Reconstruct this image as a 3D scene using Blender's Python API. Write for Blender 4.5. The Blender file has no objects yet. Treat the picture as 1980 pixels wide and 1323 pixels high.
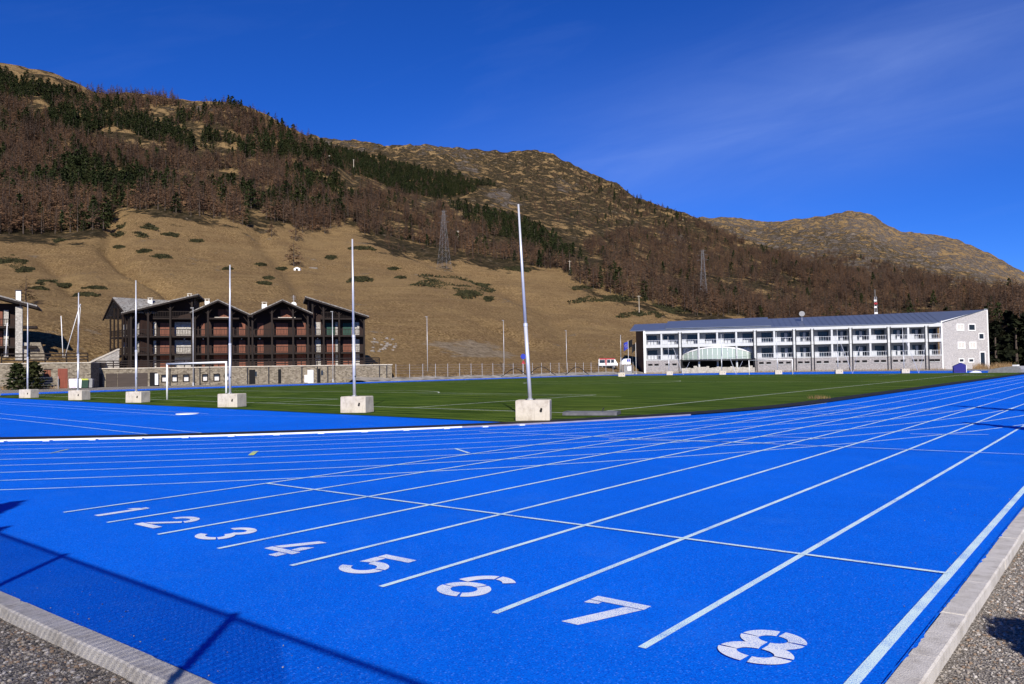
import bpy, math, random
import numpy as np
from mathutils import Matrix, Vector
random.seed(7); RNG = np.random.default_rng(11)
SC = bpy.context.scene
COL = SC.collection
R = math.radians

# ------------------------------------------------------------------ camera
CAM = np.array([1.3187, -4.4727, 1.7953]); FPX = 1528.1; PW, PH = 1980.0, 1323.0
YAW, PITCH, ROLL = 0.6711, 0.033, -0.0162
FW = np.array([-math.sin(YAW)*math.cos(PITCH), math.cos(YAW)*math.cos(PITCH), math.sin(PITCH)])
RT0 = np.array([math.cos(YAW), math.sin(YAW), 0.0]); UP0 = np.cross(RT0, FW)
RT = RT0*math.cos(ROLL)+UP0*math.sin(ROLL); UP = -RT0*math.sin(ROLL)+UP0*math.cos(ROLL)
cd = bpy.data.cameras.new('camera'); cam = bpy.data.objects.new('camera', cd); COL.objects.link(cam)
cd.sensor_width = 36.0; cd.lens = 36.0*FPX/PW; cd.clip_start = 0.1; cd.clip_end = 20000
M = Matrix.Identity(4)
for i in range(3):
    M[i][0], M[i][1], M[i][2], M[i][3] = RT[i], UP[i], -FW[i], CAM[i]
cam.matrix_world = M
SC.camera = cam
SC.render.resolution_x, SC.render.resolution_y = 1024, 684

# ------------------------------------------------------------------ sky, sun, exposure
SUN_EL = R(30); SUN_AZ = math.atan2(0.669, -0.743)          # clockwise from +Y
sdir = Vector((math.sin(SUN_AZ)*math.cos(SUN_EL), math.cos(SUN_AZ)*math.cos(SUN_EL), math.sin(SUN_EL)))
world = bpy.data.worlds.new('World'); SC.world = world; world.use_nodes = True
nt = world.node_tree; nt.nodes.clear()
def wn(t, **k):
    n = nt.nodes.new(t)
    for a, b in k.items(): setattr(n, a, b)
    return n
sky = wn('ShaderNodeTexSky', sky_type='NISHITA', sun_disc=False)
sky.sun_elevation = SUN_EL; sky.sun_rotation = SUN_AZ
sky.altitude = 2500; sky.air_density = 1.0; sky.dust_density = 0.0; sky.ozone_density = 5.0
hs = wn('ShaderNodeHueSaturation'); hs.inputs['Hue'].default_value = 0.5; hs.inputs['Saturation'].default_value = 1.2; hs.inputs['Value'].default_value = 1.0
nt.links.new(sky.outputs[0], hs.inputs['Color'])
tc = wn('ShaderNodeTexCoord'); mp = wn('ShaderNodeMapping'); GEN = tc.outputs['Generated']
cdir = RT*((1640-PW/2)/FPX)-UP*((185-PH/2)/FPX)+FW; cdir /= np.linalg.norm(cdir)
ua = RT*0.965+UP*0.26; ua -= cdir*(ua@cdir); ua /= np.linalg.norm(ua); va = np.cross(cdir, ua)
def wdot(v):
    n = wn('ShaderNodeVectorMath', operation='DOT_PRODUCT'); n.inputs[1].default_value = tuple(v); nt.links.new(GEN, n.inputs[0]); return n.outputs['Value']
def wmath(op, a, b=0.0, clamp=False):
    n = wn('ShaderNodeMath', operation=op); n.use_clamp = clamp
    for q, i in ((a, 0), (b, 1)):
        if isinstance(q, (int, float)): n.inputs[i].default_value = q
        else: nt.links.new(q, n.inputs[i])
    return n.outputs[0]
U_, V_, W_ = wdot(ua), wdot(va), wdot(cdir)
comb = wn('ShaderNodeCombineXYZ'); nt.links.new(U_, comb.inputs[0]); nt.links.new(V_, comb.inputs[1])
mp.inputs['Scale'].default_value = (2.2, 11.0, 1.0); nt.links.new(comb.outputs[0], mp.inputs['Vector'])
nz = wn('ShaderNodeTexNoise'); nz.inputs['Scale'].default_value = 1.6; nz.inputs['Detail'].default_value = 8; nz.inputs['Roughness'].default_value = 0.58; nz.inputs['Distortion'].default_value = 0.5
nt.links.new(mp.outputs[0], nz.inputs['Vector'])
band = wmath('POWER', 2.718, wmath('MULTIPLY', wmath('POWER', wmath('ABSOLUTE', wmath('DIVIDE', V_, 0.085)), 2.0), -1.0))
lng = wmath('POWER', 2.718, wmath('MULTIPLY', wmath('POWER', wmath('ABSOLUTE', wmath('DIVIDE', U_, 0.42)), 2.0), -1.0))
front = wmath('GREATER_THAN', W_, 0.0)
wisp = wmath('MULTIPLY', wmath('MULTIPLY', band, lng), wmath('MULTIPLY', front, wmath('MULTIPLY', nz.outputs['Fac'], 0.36)))
veil = wmath('MULTIPLY', wmath('SUBTRACT', nz.outputs['Fac'], 0.54, True), 0.14)
cl = wmath('ADD', wisp, veil, True)
mx = wn('ShaderNodeMix', data_type='RGBA'); mx.inputs[7].default_value = (3.4, 4.6, 8.4, 1)
tint = wn('ShaderNodeMix', data_type='RGBA', blend_type='MULTIPLY'); tint.inputs[0].default_value = 1.0; tint.inputs[7].default_value = (0.34, 0.53, 1.0, 1)
nt.links.new(hs.outputs[0], tint.inputs[6])
nt.links.new(cl, mx.inputs[0]); nt.links.new(tint.outputs[2], mx.inputs[6])
bg = wn('ShaderNodeBackground'); bg.inputs['Strength'].default_value = 0.092
nt.links.new(mx.outputs[2], bg.inputs['Color'])
wo = wn('ShaderNodeOutputWorld'); nt.links.new(bg.outputs[0], wo.inputs['Surface'])
sl = bpy.data.lights.new('sun', 'SUN'); sl.energy = 5.0; sl.angle = R(0.53); sl.color = (1.0, 0.94, 0.86)
so = bpy.data.objects.new('sun', sl); COL.objects.link(so); so.rotation_euler = sdir.to_track_quat('Z', 'Y').to_euler()
so.location = (0, 0, 80)
SC.view_settings.view_transform = 'Standard'; SC.view_settings.look = 'None'
SC.view_settings.exposure = 0.45; SC.view_settings.gamma = 1.0
SC.cycles.max_bounces = 5; SC.cycles.transparent_max_bounces = 8

# ------------------------------------------------------------------ helpers
def ray(px, py):
    return RT*((px-PW/2)/FPX) - UP*((py-PH/2)/FPX) + FW
def at_depth(px, py, d):
    return CAM + ray(px, py)*d
def flat_at(px, d):                       # ground position on the sight line px at depth d
    k = (px-PW/2)/FPX; f = np.array([-math.sin(YAW), math.cos(YAW)]); r = np.array([math.cos(YAW), math.sin(YAW)])
    return CAM[:2] + f*d + r*(d*k)
def on_ground(px, py, z=0.0):
    d = ray(px, py); return CAM + d*((z-CAM[2])/d[2])
def hor(px):
    return PH/2 + ((RT[2]*(px-PW/2)/FPX+FW[2])/UP[2])*FPX
def zat(px, py, d):                       # height of image row py at depth d
    return CAM[2] + (hor(px)-py)*d/FPX

class MB:
    def __init__(s): s.v = []; s.f = []; s.m = []
    def quad(s, a, b, c, d, m=0):
        n = len(s.v); s.v += [tuple(a), tuple(b), tuple(c), tuple(d)]; s.f.append((n, n+1, n+2, n+3)); s.m.append(m)
    def tri(s, a, b, c, m=0):
        n = len(s.v); s.v += [tuple(a), tuple(b), tuple(c)]; s.f.append((n, n+1, n+2)); s.m.append(m)
    def box(s, x0, x1, y0, y1, z0, z1, m=0):
        n = len(s.v)
        s.v += [(x0,y0,z0),(x1,y0,z0),(x1,y1,z0),(x0,y1,z0),(x0,y0,z1),(x1,y0,z1),(x1,y1,z1),(x0,y1,z1)]
        for q in ((0,3,2,1),(4,5,6,7),(0,1,5,4),(1,2,6,5),(2,3,7,6),(3,0,4,7)):
            s.f.append(tuple(n+i for i in q)); s.m.append(m)
        return s
    def prism(s, pts, y0, y1, m=0):       # polygon in x,z (counter-clockwise) pulled along y
        n = len(s.v); k = len(pts)
        s.v += [(p[0], y0, p[1]) for p in pts]+[(p[0], y1, p[1]) for p in pts]
        s.f.append(tuple(n+i for i in range(k))); s.m.append(m)
        s.f.append(tuple(n+k+i for i in reversed(range(k)))); s.m.append(m)
        for i in range(k):
            j = (i+1) % k; s.f.append((n+i, n+k+i, n+k+j, n+j)); s.m.append(m)
        return s
    def slab(s, pts, z0, z1, m=0):        # polygon in x,y (counter-clockwise) pulled along z
        n = len(s.v); k = len(pts)
        s.v += [(p[0], p[1], z0) for p in pts]+[(p[0], p[1], z1) for p in pts]
        s.f.append(tuple(n+i for i in reversed(range(k)))); s.m.append(m)
        s.f.append(tuple(n+k+i for i in range(k))); s.m.append(m)
        for i in range(k):
            j = (i+1) % k; s.f.append((n+i, n+j, n+k+j, n+k+i)); s.m.append(m)
        return s
    def poly(s, pts, z, m=0):
        n = len(s.v); s.v += [(p[0], p[1], z) for p in pts]; s.f.append(tuple(range(n, n+len(pts)))); s.m.append(m); return s
    def tube(s, a, b, r0, r1=None, n=8, m=0, cap=True):
        r1 = r0 if r1 is None else r1
        a = np.array(a, float); b = np.array(b, float); d = b-a; d = d/np.linalg.norm(d)
        t = np.array([0,0,1.]) if abs(d[2]) < .9 else np.array([1.,0,0])
        u = np.cross(d, t); u /= np.linalg.norm(u); w = np.cross(d, u); k = len(s.v)
        for c, r in ((a, r0), (b, r1)):
            for i in range(n):
                an = 2*math.pi*i/n; s.v.append(tuple(c+(u*math.cos(an)+w*math.sin(an))*r))
        for i in range(n):
            j = (i+1) % n; s.f.append((k+i, k+n+i, k+n+j, k+j)); s.m.append(m)
        if cap:
            s.f.append(tuple(k+i for i in range(n))); s.m.append(m)
            s.f.append(tuple(k+n+i for i in reversed(range(n)))); s.m.append(m)
        return s
    def path(s, pts, r, n=6, m=0):
        for a, b in zip(pts[:-1], pts[1:]): s.tube(a, b, r, r, n, m)
        return s
    def build(s, name, mats, parent=None, smooth=False):
        me = bpy.data.meshes.new(name); me.from_pydata(s.v, [], s.f)
        if not isinstance(mats, (list, tuple)): mats = [mats]
        for x in mats: me.materials.append(x)
        if len(mats) > 1: me.polygons.foreach_set('material_index', s.m)
        if smooth: me.polygons.foreach_set('use_smooth', [True]*len(me.polygons))
        me.update()
        return put(name, me, parent)
def put(name, me, parent=None, loc=None):
    o = bpy.data.objects.new(name, me); COL.objects.link(o)
    if parent is not None: o.parent = parent
    if loc is not None: o.location = loc
    return o
def tag(o, label=None, cat=None, group=None, kind=None):
    if label: o['label'] = label
    if cat: o['category'] = cat
    if group: o['group'] = group
    if kind: o['kind'] = kind
    return o
def thing(name, label, cat, loc=(0,0,0), rz=0.0, group=None):
    o = bpy.data.objects.new(name, None); COL.objects.link(o); o.empty_display_size = 0.3
    o.location = loc; o.rotation_euler = (0, 0, rz)
    return tag(o, label, cat, group)
def children(o): return [c for c in COL.objects if c.parent is o]

# ------------------------------------------------------------------ materials
def newmat(name):
    m = bpy.data.materials.new(name); m.use_nodes = True; t = m.node_tree; t.nodes.clear()
    o = t.nodes.new('ShaderNodeOutputMaterial'); b = t.nodes.new('ShaderNodeBsdfPrincipled'); t.links.new(b.outputs[0], o.inputs[0])
    return m, t, b
def nd(t, kind, **k):
    n = t.nodes.new(kind)
    for a, b in k.items():
        if a in n.inputs: n.inputs[a].default_value = b
        else: setattr(n, a, b)
    return n
def c4(c): return (c[0], c[1], c[2], 1)
def coords(t, mode='pos', scale=(1,1,1)):
    if mode == 'pos': s = nd(t, 'ShaderNodeNewGeometry').outputs['Position']
    else: s = nd(t, 'ShaderNodeTexCoord').outputs['Object']
    m = nd(t, 'ShaderNodeMapping'); m.inputs['Scale'].default_value = scale; t.links.new(s, m.inputs['Vector']); return m.outputs[0]
def noise(t, vec, scale, detail=5, rough=.6):
    n = nd(t, 'ShaderNodeTexNoise'); n.inputs['Scale'].default_value = scale; n.inputs['Detail'].default_value = detail; n.inputs['Roughness'].default_value = rough
    t.links.new(vec, n.inputs['Vector']); return n.outputs['Fac']
def ramp(t, fac, stops):
    r = nd(t, 'ShaderNodeValToRGB'); e = r.color_ramp.elements
    while len(e) < len(stops): e.new(0.5)
    for x, (p, c) in zip(e, stops): x.position = p; x.color = c4(c) if len(c) == 3 else c
    t.links.new(fac, r.inputs['Fac']); return r.outputs['Color']
def mixc(t, fac, a, b, mode='MIX'):
    m = nd(t, 'ShaderNodeMix', data_type='RGBA', blend_type=mode)
    for s, i in ((fac, 0), (a, 6), (b, 7)):
        if isinstance(s, (int, float)): m.inputs[i].default_value = s
        elif isinstance(s, tuple): m.inputs[i].default_value = c4(s)
        else: t.links.new(s, m.inputs[i])
    return m.outputs[2]
def math_(t, op, a, b=0.0, clamp=False):
    m = nd(t, 'ShaderNodeMath', operation=op); m.use_clamp = clamp
    for s, i in ((a, 0), (b, 1)):
        if isinstance(s, (int, float)): m.inputs[i].default_value = s
        else: t.links.new(s, m.inputs[i])
    return m.outputs[0]
def bump(t, b, h, strength=.3, dist=.02):
    n = nd(t, 'ShaderNodeBump'); n.inputs['Strength'].default_value = strength; n.inputs['Distance'].default_value = dist
    t.links.new(h, n.inputs['Height']); t.links.new(n.outputs[0], b.inputs['Normal'])
def simple(name, c, c2=None, scale=3.0, rough=.75, metal=0.0, bs=0.0, bscale=40.0, spec=.3, mode='obj', stretch=(1,1,1)):
    m, t, b = newmat(name); c2 = c2 or tuple(x*.72 for x in c)
    v = coords(t, mode, stretch)
    f = noise(t, v, scale)
    t.links.new(ramp(t, f, [(.3, c2), (.7, c)]), b.inputs['Base Color'])
    b.inputs['Roughness'].default_value = rough; b.inputs['Metallic'].default_value = metal; b.inputs['Specular IOR Level'].default_value = spec
    if bs: bump(t, b, noise(t, v, bscale, 4), bs, .02)
    return m
def stone(name, cols, scale=3.0, stretch=(1,1,1.8), joint=(.16,.14,.12), jw=.05, bs=.6):
    m, t, b = newmat(name); v = coords(t, 'obj', stretch)
    w = nd(t, 'ShaderNodeTexVoronoi', feature='F1'); w.inputs['Scale'].default_value = scale; t.links.new(v, w.inputs['Vector'])
    e = nd(t, 'ShaderNodeTexVoronoi', feature='DISTANCE_TO_EDGE'); e.inputs['Scale'].default_value = scale; t.links.new(v, e.inputs['Vector'])
    sep = nd(t, 'ShaderNodeSeparateColor'); t.links.new(w.outputs['Color'], sep.inputs[0])
    n = len(cols); col = ramp(t, sep.outputs[0], [(i/(n-1), c) for i, c in enumerate(cols)])
    jf = ramp(t, e.outputs['Distance'], [(0, (0,0,0)), (jw, (1,1,1))])
    col = mixc(t, jf, joint, col)
    t.links.new(col, b.inputs['Base Color']); b.inputs['Roughness'].default_value = .9; b.inputs['Specular IOR Level'].default_value = .15
    bump(t, b, jf, bs, .04)
    return m

def track_mat():
    m, t, b = newmat('blue_rubber'); v = coords(t)
    big = noise(t, v, .35, 3); mid = noise(t, v, 3.0, 4); fine = noise(t, v, 75, 3)
    vor = nd(t, 'ShaderNodeTexVoronoi', feature='F1'); vor.inputs['Scale'].default_value = 105; t.links.new(v, vor.inputs['Vector'])
    sp = nd(t, 'ShaderNodeSeparateColor'); t.links.new(vor.outputs['Color'], sp.inputs[0])
    col = ramp(t, big, [(.3, (.0,.088,.54)), (.7, (.0,.118,.70))])
    col = mixc(t, math_(t, 'MULTIPLY', ramp(t, mid, [(.45,(0,0,0)), (.8,(1,1,1))]), .25), col, (.001,.065,.56))
    col = mixc(t, ramp(t, fine, [(.38,(0,0,0)), (.62,(.55,.55,.55))]), col, (.0,.175,.86))
    col = mixc(t, ramp(t, sp.outputs[0], [(.93,(0,0,0)), (.97,(.35,.35,.35))]), col, (.12,.30,.85))
    col = mixc(t, ramp(t, sp.outputs[1], [(.70,(0,0,0)), (.80,(.55,.55,.55))]), col, (.0,.045,.43))
    sp2 = nd(t, 'ShaderNodeTexVoronoi', feature='F1'); sp2.inputs['Scale'].default_value = 9; t.links.new(v, sp2.inputs['Vector'])
    col = mixc(t, ramp(t, sp2.outputs['Distance'], [(.0,(.8,.8,.8)), (.055,(0,0,0))]), col, (.30,.5,.9))
    dust = noise(t, v, .8, 8, .75); col = mixc(t, ramp(t, dust, [(.52,(0,0,0)), (.75,(.22,.22,.22))]), col, (.05,.20,.60))
    t.links.new(col, b.inputs['Base Color']); b.inputs['Roughness'].default_value = .8; b.inputs['Specular IOR Level'].default_value = .06
    hgt = math_(t, 'ADD', vor.outputs['Distance'], fine); bump(t, b, hgt, .55, .004)
    return m
def paint_mat(name, c=(.62,.78,.77), under=(.01,.16,.62)):
    m, t, b = newmat(name); v = coords(t)
    f = noise(t, v, 130, 3); g = noise(t, v, 2.2, 4)
    k = math_(t, 'ADD', f, math_(t, 'MULTIPLY', g, .35))
    col = ramp(t, k, [(.55, under), (.66, c)])
    t.links.new(col, b.inputs['Base Color']); b.inputs['Roughness'].default_value = .65; b.inputs['Specular IOR Level'].default_value = .2
    bump(t, b, f, .4, .003)
    return m
def turf_mat():
    m, t, b = newmat('artificial_turf')
    v = coords(t, 'pos'); st = nd(t, 'ShaderNodeMapping'); t.links.new(v, st.inputs['Vector'])
    st.inputs['Rotation'].default_value = (0, 0, R(-38)); st.inputs['Scale'].default_value = (.12, 1.1, 1)
    a = noise(t, st.outputs[0], 1.6, 6, .65); f = noise(t, v, 22, 4); big = noise(t, v, .06, 3)
    col = ramp(t, a, [(.38, (.013,.028,.003)), (.49, (.050,.084,.009)), (.60, (.115,.155,.024))])
    col = mixc(t, ramp(t, f, [(.4,(0,0,0)), (.75,(.5,.5,.5))]), col, (.055,.085,.02))
    col = mixc(t, ramp(t, big, [(.35,(0,0,0)), (.7,(.45,.45,.45))]), col, (.04,.09,.012))
    t.links.new(col, b.inputs['Base Color']); b.inputs['Roughness'].default_value = .85; b.inputs['Specular IOR Level'].default_value = .1
    b.inputs['Specular IOR Level'].default_value = .02
    bump(t, b, math_(t, 'ADD', f, a), .8, .05)
    return m
def gravel_mat():
    m, t, b = newmat('gravel_ground'); v = coords(t)
    vor = nd(t, 'ShaderNodeTexVoronoi', feature='F1'); vor.inputs['Scale'].default_value = 85; t.links.new(v, vor.inputs['Vector'])
    sp = nd(t, 'ShaderNodeSeparateColor'); t.links.new(vor.outputs['Color'], sp.inputs[0])
    col = ramp(t, sp.outputs[0], [(0, (.08,.07,.06)), (.4, (.21,.185,.155)), (.75, (.31,.28,.24)), (1, (.50,.46,.41))])
    n = noise(t, v, 1.1, 4); col = mixc(t, ramp(t, n, [(.45,(0,0,0)), (.65,(.7,.7,.7))]), col, (.20,.175,.145))
    t.links.new(col, b.inputs['Base Color']); b.inputs['Roughness'].default_value = .95; b.inputs['Specular IOR Level'].default_value = .1
    bump(t, b, vor.outputs['Distance'], .9, .02)
    return m
def terrain_mat():
    m, t, b = newmat('dry_hillside'); v = coords(t, 'pos')
    def attr(n):
        a = nd(t, 'ShaderNodeAttribute'); a.attribute_name = n; return a.outputs['Fac']
    tuft = noise(t, v, 1.5, 4, .8); mid = noise(t, v, .09, 5); big = noise(t, v, .018, 4)
    strat = nd(t, 'ShaderNodeMapping'); t.links.new(v, strat.inputs['Vector']); strat.inputs['Scale'].default_value = (.05, .05, .9)
    lay = noise(t, strat.outputs[0], 1.0, 5)
    grass = ramp(t, tuft, [(.36, (.060,.036,.014)), (.5, (.20,.127,.055)), (.62, (.40,.275,.13))])
    grass = mixc(t, ramp(t, mid, [(.38,(0,0,0)), (.62,(.5,.5,.5))]), grass, (.16,.10,.048))
    grass = mixc(t, ramp(t, lay, [(.5,(0,0,0)), (.68,(.7,.7,.7))]), grass, (.265,.18,.082))
    grass = mixc(t, ramp(t, big, [(.5,(0,0,0)), (.7,(.5,.5,.5))]), grass, (.28,.19,.086))
    scrub = ramp(t, noise(t, v, .25, 6, .7), [(.34, (.014,.012,.006)), (.5, (.036,.028,.014)), (.62, (.078,.055,.030)), (.76, (.15,.112,.065))])
    rock = ramp(t, noise(t, v, .16, 8, .72), [(.3, (.030,.023,.018)), (.5, (.092,.075,.060)), (.7, (.20,.172,.145))])
    soil = ramp(t, noise(t, v, .5, 6, .7), [(.3, (.11,.08,.05)), (.7, (.34,.27,.18))])
    wob = math_(t, 'MULTIPLY', math_(t, 'SUBTRACT', noise(t, v, .05, 9, .74), .5), 3.4)
    def cover(n, lo=.42, hi=.58):
        return ramp(t, math_(t, 'ADD', attr(n), wob), [(lo,(0,0,0)), (hi,(1,1,1))])
    col = mixc(t, cover('scrub'), grass, scrub)
    col = mixc(t, cover('rock'), col, rock)
    col = mixc(t, cover('soil'), col, soil)
    t.links.new(col, b.inputs['Base Color']); b.inputs['Roughness'].default_value = 1.0; b.inputs['Specular IOR Level'].default_value = .05
    hgt = math_(t, 'ADD', math_(t, 'MULTIPLY', tuft, .5), noise(t, v, .14, 6, .7))
    bump(t, b, hgt, 1.0, 1.6)
    return m
def glass(name, c=(.02,.03,.045), rough=.06):
    m, t, b = newmat(name); b.inputs['Base Color'].default_value = c4(c); b.inputs['Roughness'].default_value = rough
    b.inputs['Specular IOR Level'].default_value = .3; return m

MAT = {}
MAT['track'] = track_mat(); MAT['paint'] = paint_mat('lane_paint'); MAT['numpaint'] = paint_mat('number_paint', (.72,.74,.78), (.12,.25,.6))
MAT['yellow'] = paint_mat('yellow_paint', (.55,.62,.10)); MAT['turfline'] = paint_mat('turf_line', (.66,.70,.60), (.20,.26,.12))
MAT['turf'] = turf_mat(); MAT['gravel'] = gravel_mat(); MAT['hill'] = terrain_mat()
MAT['concrete'] = simple('concrete', (.50,.46,.40), (.30,.27,.23), 4, .9, bs=.5, bscale=60)
def weathered(name, c, dark, mode, sc):
    m, t, b = newmat(name); v = coords(t, mode); st = coords(t, mode, (7,7,.9))
    f = noise(t, v, sc, 7, .7); g = noise(t, st, 1.3, 5); sp = noise(t, v, sc*22, 3)
    col = ramp(t, f, [(.32, dark), (.52, c), (.75, tuple(min(1, x*1.12) for x in c))])
    col = mixc(t, ramp(t, g, [(.55,(0,0,0)), (.75,(.45,.45,.45))]), col, tuple(x*.55 for x in dark))
    col = mixc(t, ramp(t, sp, [(.62,(0,0,0)), (.72,(.5,.5,.5))]), col, tuple(x*.5 for x in dark))
    t.links.new(col, b.inputs['Base Color']); b.inputs['Roughness'].default_value = .92; b.inputs['Specular IOR Level'].default_value = .15
    bump(t, b, math_(t, 'ADD', f, sp), .6, .012); return m
MAT['concrete'] = weathered('concrete', (.50,.45,.37), (.34,.29,.23), 'obj', 3.0)
MAT['kerb'] = weathered('kerb_concrete', (.52,.49,.45), (.37,.34,.30), 'pos', 4.0)
MAT['rail'] = simple('white_rail', (.78,.78,.82), (.6,.6,.65), 2, .4, mode='pos')
MAT['railgrey'] = simple('dull_rail', (.30,.28,.36), (.2,.19,.26), 2, .45, mode='pos')
MAT['rubber'] = simple('black_rubber', (.012,.012,.014), (.006,.006,.007), 6, .8)
MAT['steel'] = simple('galvanised', (.62,.63,.65), (.5,.51,.53), 1.5, .42, metal=.35, spec=.5)
MAT['darksteel'] = simple('dark_steel', (.05,.05,.055), (.03,.03,.033), 3, .5, metal=.3)
MAT['white'] = simple('white_paint', (.80,.80,.79), (.70,.70,.69), 1.2, .55)
MAT['backrender'] = simple('recess_shade_render', (.42,.43,.43), (.35,.36,.365), .7, .85)  # render darkened to deepen the shade in the balcony recesses
MAT['render'] = simple('off_white_render', (.52,.535,.535), (.43,.445,.45), .7, .8, bs=.2, bscale=30)
MAT['wood'] = simple('dark_timber', (.016,.009,.006), (.007,.004,.003), 2.5, .8, bs=.3, bscale=20, stretch=(1,1,.12))
MAT['woodwall'] = simple('brown_boards', (.032,.014,.009), (.012,.006,.004), 4, .8, bs=.3, bscale=18, stretch=(2.5,1,.12))
MAT['shutter'] = simple('red_brown_shutter', (.19,.062,.030), (.11,.034,.017), 3, .6, bs=.2, bscale=20, stretch=(3,1,.2))
MAT['door'] = simple('red_door', (.20,.045,.022), (.12,.026,.014), 3, .55, stretch=(3,1,.2))
MAT['green'] = simple('green_shutter', (.012,.06,.038), (.008,.035,.025), 3, .6)
MAT['masonry'] = stone('rubble_masonry', [(.10,.082,.058),(.20,.168,.122),(.27,.232,.172),(.15,.122,.09)], 3.2, (1,1,1.7))
MAT['palestone'] = stone('pale_masonry', [(.34,.31,.27),(.46,.43,.38),(.28,.26,.23),(.52,.49,.44)], 4.0, (1,1,2), (.22,.2,.18))
MAT['ashlar'] = stone('stacked_slate', [(.23,.215,.215),(.36,.34,.335),(.29,.275,.28),(.43,.40,.38)], 3.4, (1,1,3.6), (.14,.13,.14), .06, .8)
MAT['endstone'] = stone('pale_stacked_slate', [(.36,.345,.345),(.54,.52,.515),(.45,.43,.435),(.62,.59,.57)], 3.4, (1,1,3.6), (.25,.24,.25), .06, .8)
MAT['slate'] = stone('slate_roof', [(.17,.16,.145),(.25,.24,.22),(.20,.18,.16),(.30,.29,.27)], 1.7, (1.2,.8,1), (.06,.055,.05), .07, .7)
MAT['navy'] = simple('shade_toned_navy', (.022,.024,.045), (.014,.015,.03), 2, .5)  # near-black navy puts the shade of the sun-averted end wall into colour
MAT['metalroof'] = simple('blue_grey_roof', (.135,.155,.20), (.10,.118,.155), 1.0, .38, metal=.35, spec=.5, stretch=(.4,3,1))
MAT['glass'] = glass('dark_glass'); MAT['paleglass'] = glass('pale_glass', (.33,.40,.36), .12)
MAT['curtain'] = simple('curtain', (.50,.52,.55), (.34,.36,.40), 6, .8, stretch=(8,1,.3))
MAT['lace'] = simple('lace_curtain', (.7,.68,.64), (.35,.33,.31), 9, .9)
MAT['brown'] = simple('garage_brown', (.058,.042,.034), (.036,.026,.021), 2, .7, stretch=(.3,1,6))
MAT['black'] = simple('dark_opening', (.006,.006,.007), (.004,.004,.005), 3, .9)
MAT['bark'] = simple('bark', (.10,.075,.06), (.05,.038,.03), 6, .95, bs=.6, bscale=12, stretch=(1,1,.25))
MAT['red'] = simple('red_paint', (.36,.035,.04), (.28,.025,.03), 3, .45)
MAT['vblue'] = simple('blue_tarp', (.010,.010,.17), (.006,.006,.10), 6, .55, bs=.4, bscale=9)
MAT['grey'] = simple('grey_plastic', (.27,.27,.27), (.18,.18,.18), 4, .7, bs=.3, bscale=14)
MAT['flagblue'] = simple('flag_blue', (.03,.05,.36), (.02,.03,.24), 5, .8)
MAT['gold'] = simple('flag_star', (.7,.5,.04), None, 5, .8)
MAT['juniper'] = simple('juniper_green', (.040,.036,.010), (.016,.017,.006), .8, .95, mode='pos')
MAT['rockm'] = simple('grey_rock', (.24,.21,.18), (.12,.105,.09), 1.0, .95, bs=.8, bscale=5, mode='pos')
MAT['limegreen'] = simple('lime_plastic', (.42,.45,.06), (.33,.36,.05), 4, .5)
MAT['dkgreen'] = simple('dark_green_plastic', (.02,.055,.035), (.012,.035,.022), 4, .5)
MAT['lilac'] = simple('lilac_plastic', (.50,.42,.62), (.72,.70,.74), 2, .5)
def leafmat(name, cols):
    m, t, b = newmat(name); oi = nd(t, 'ShaderNodeObjectInfo'); v = coords(t, 'pos')
    f = math_(t, 'ADD', math_(t, 'MULTIPLY', oi.outputs['Random'], .62), math_(t, 'MULTIPLY', noise(t, v, .5, 3), .42))
    f = math_(t, 'ADD', f, math_(t, 'MULTIPLY', math_(t, 'SUBTRACT', noise(t, v, .018, 3), .5), .9))
    n = len(cols); t.links.new(ramp(t, f, [(.15+.7*i/(n-1), c) for i, c in enumerate(cols)]), b.inputs['Base Color'])
    b.inputs['Roughness'].default_value = .9; b.inputs['Specular IOR Level'].default_value = .1
    return m
MAT['larch'] = leafmat('larch_twigs', [(.026,.017,.012),(.066,.040,.026),(.130,.072,.040),(.080,.052,.037),(.165,.094,.050)])
MAT['pine'] = leafmat('pine_needles', [(.011,.016,.006),(.020,.027,.009),(.030,.033,.011),(.024,.034,.012)])
MAT['drygrass'] = simple('dry_grass', (.36,.24,.11), (.17,.10,.05), 4, .95)

# ------------------------------------------------------------------ hills (one heightfield round the valley, one range behind)
def vnoise(x, y, seed=0):
    xi = np.floor(x).astype(np.int64); yi = np.floor(y).astype(np.int64); xf = x-xi; yf = y-yi
    def h(a, b):
        n = (a*374761393+b*668265263+seed*974711) & 0x7fffffff
        n = ((n ^ (n >> 13))*1274126177) & 0x7fffffff
        return ((n ^ (n >> 16)) & 0xffff)/65535.0
    u = xf*xf*(3-2*xf); w = yf*yf*(3-2*yf)
    return (h(xi,yi)*(1-u)+h(xi+1,yi)*u)*(1-w)+(h(xi,yi+1)*(1-u)+h(xi+1,yi+1)*u)*w
def fbm(x, y, o=5, seed=0):
    s = 0; a = .5
    for i in range(o): s = s+a*(vnoise(x, y, seed+i)-.5); x = x*2.03; y = y*2.03; a *= .52
    return s*2
def inpoly(x, y, P):
    x = np.asarray(x, float); y = np.asarray(y, float); r = np.zeros(x.shape, bool)
    for i in range(len(P)):
        (x1, y1), (x2, y2) = P[i-1], P[i]
        if y1 == y2: continue
        r ^= ((y1 > y) != (y2 > y)) & (x < (x2-x1)*(y-y1)/(y2-y1)+x1)
    return r
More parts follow.
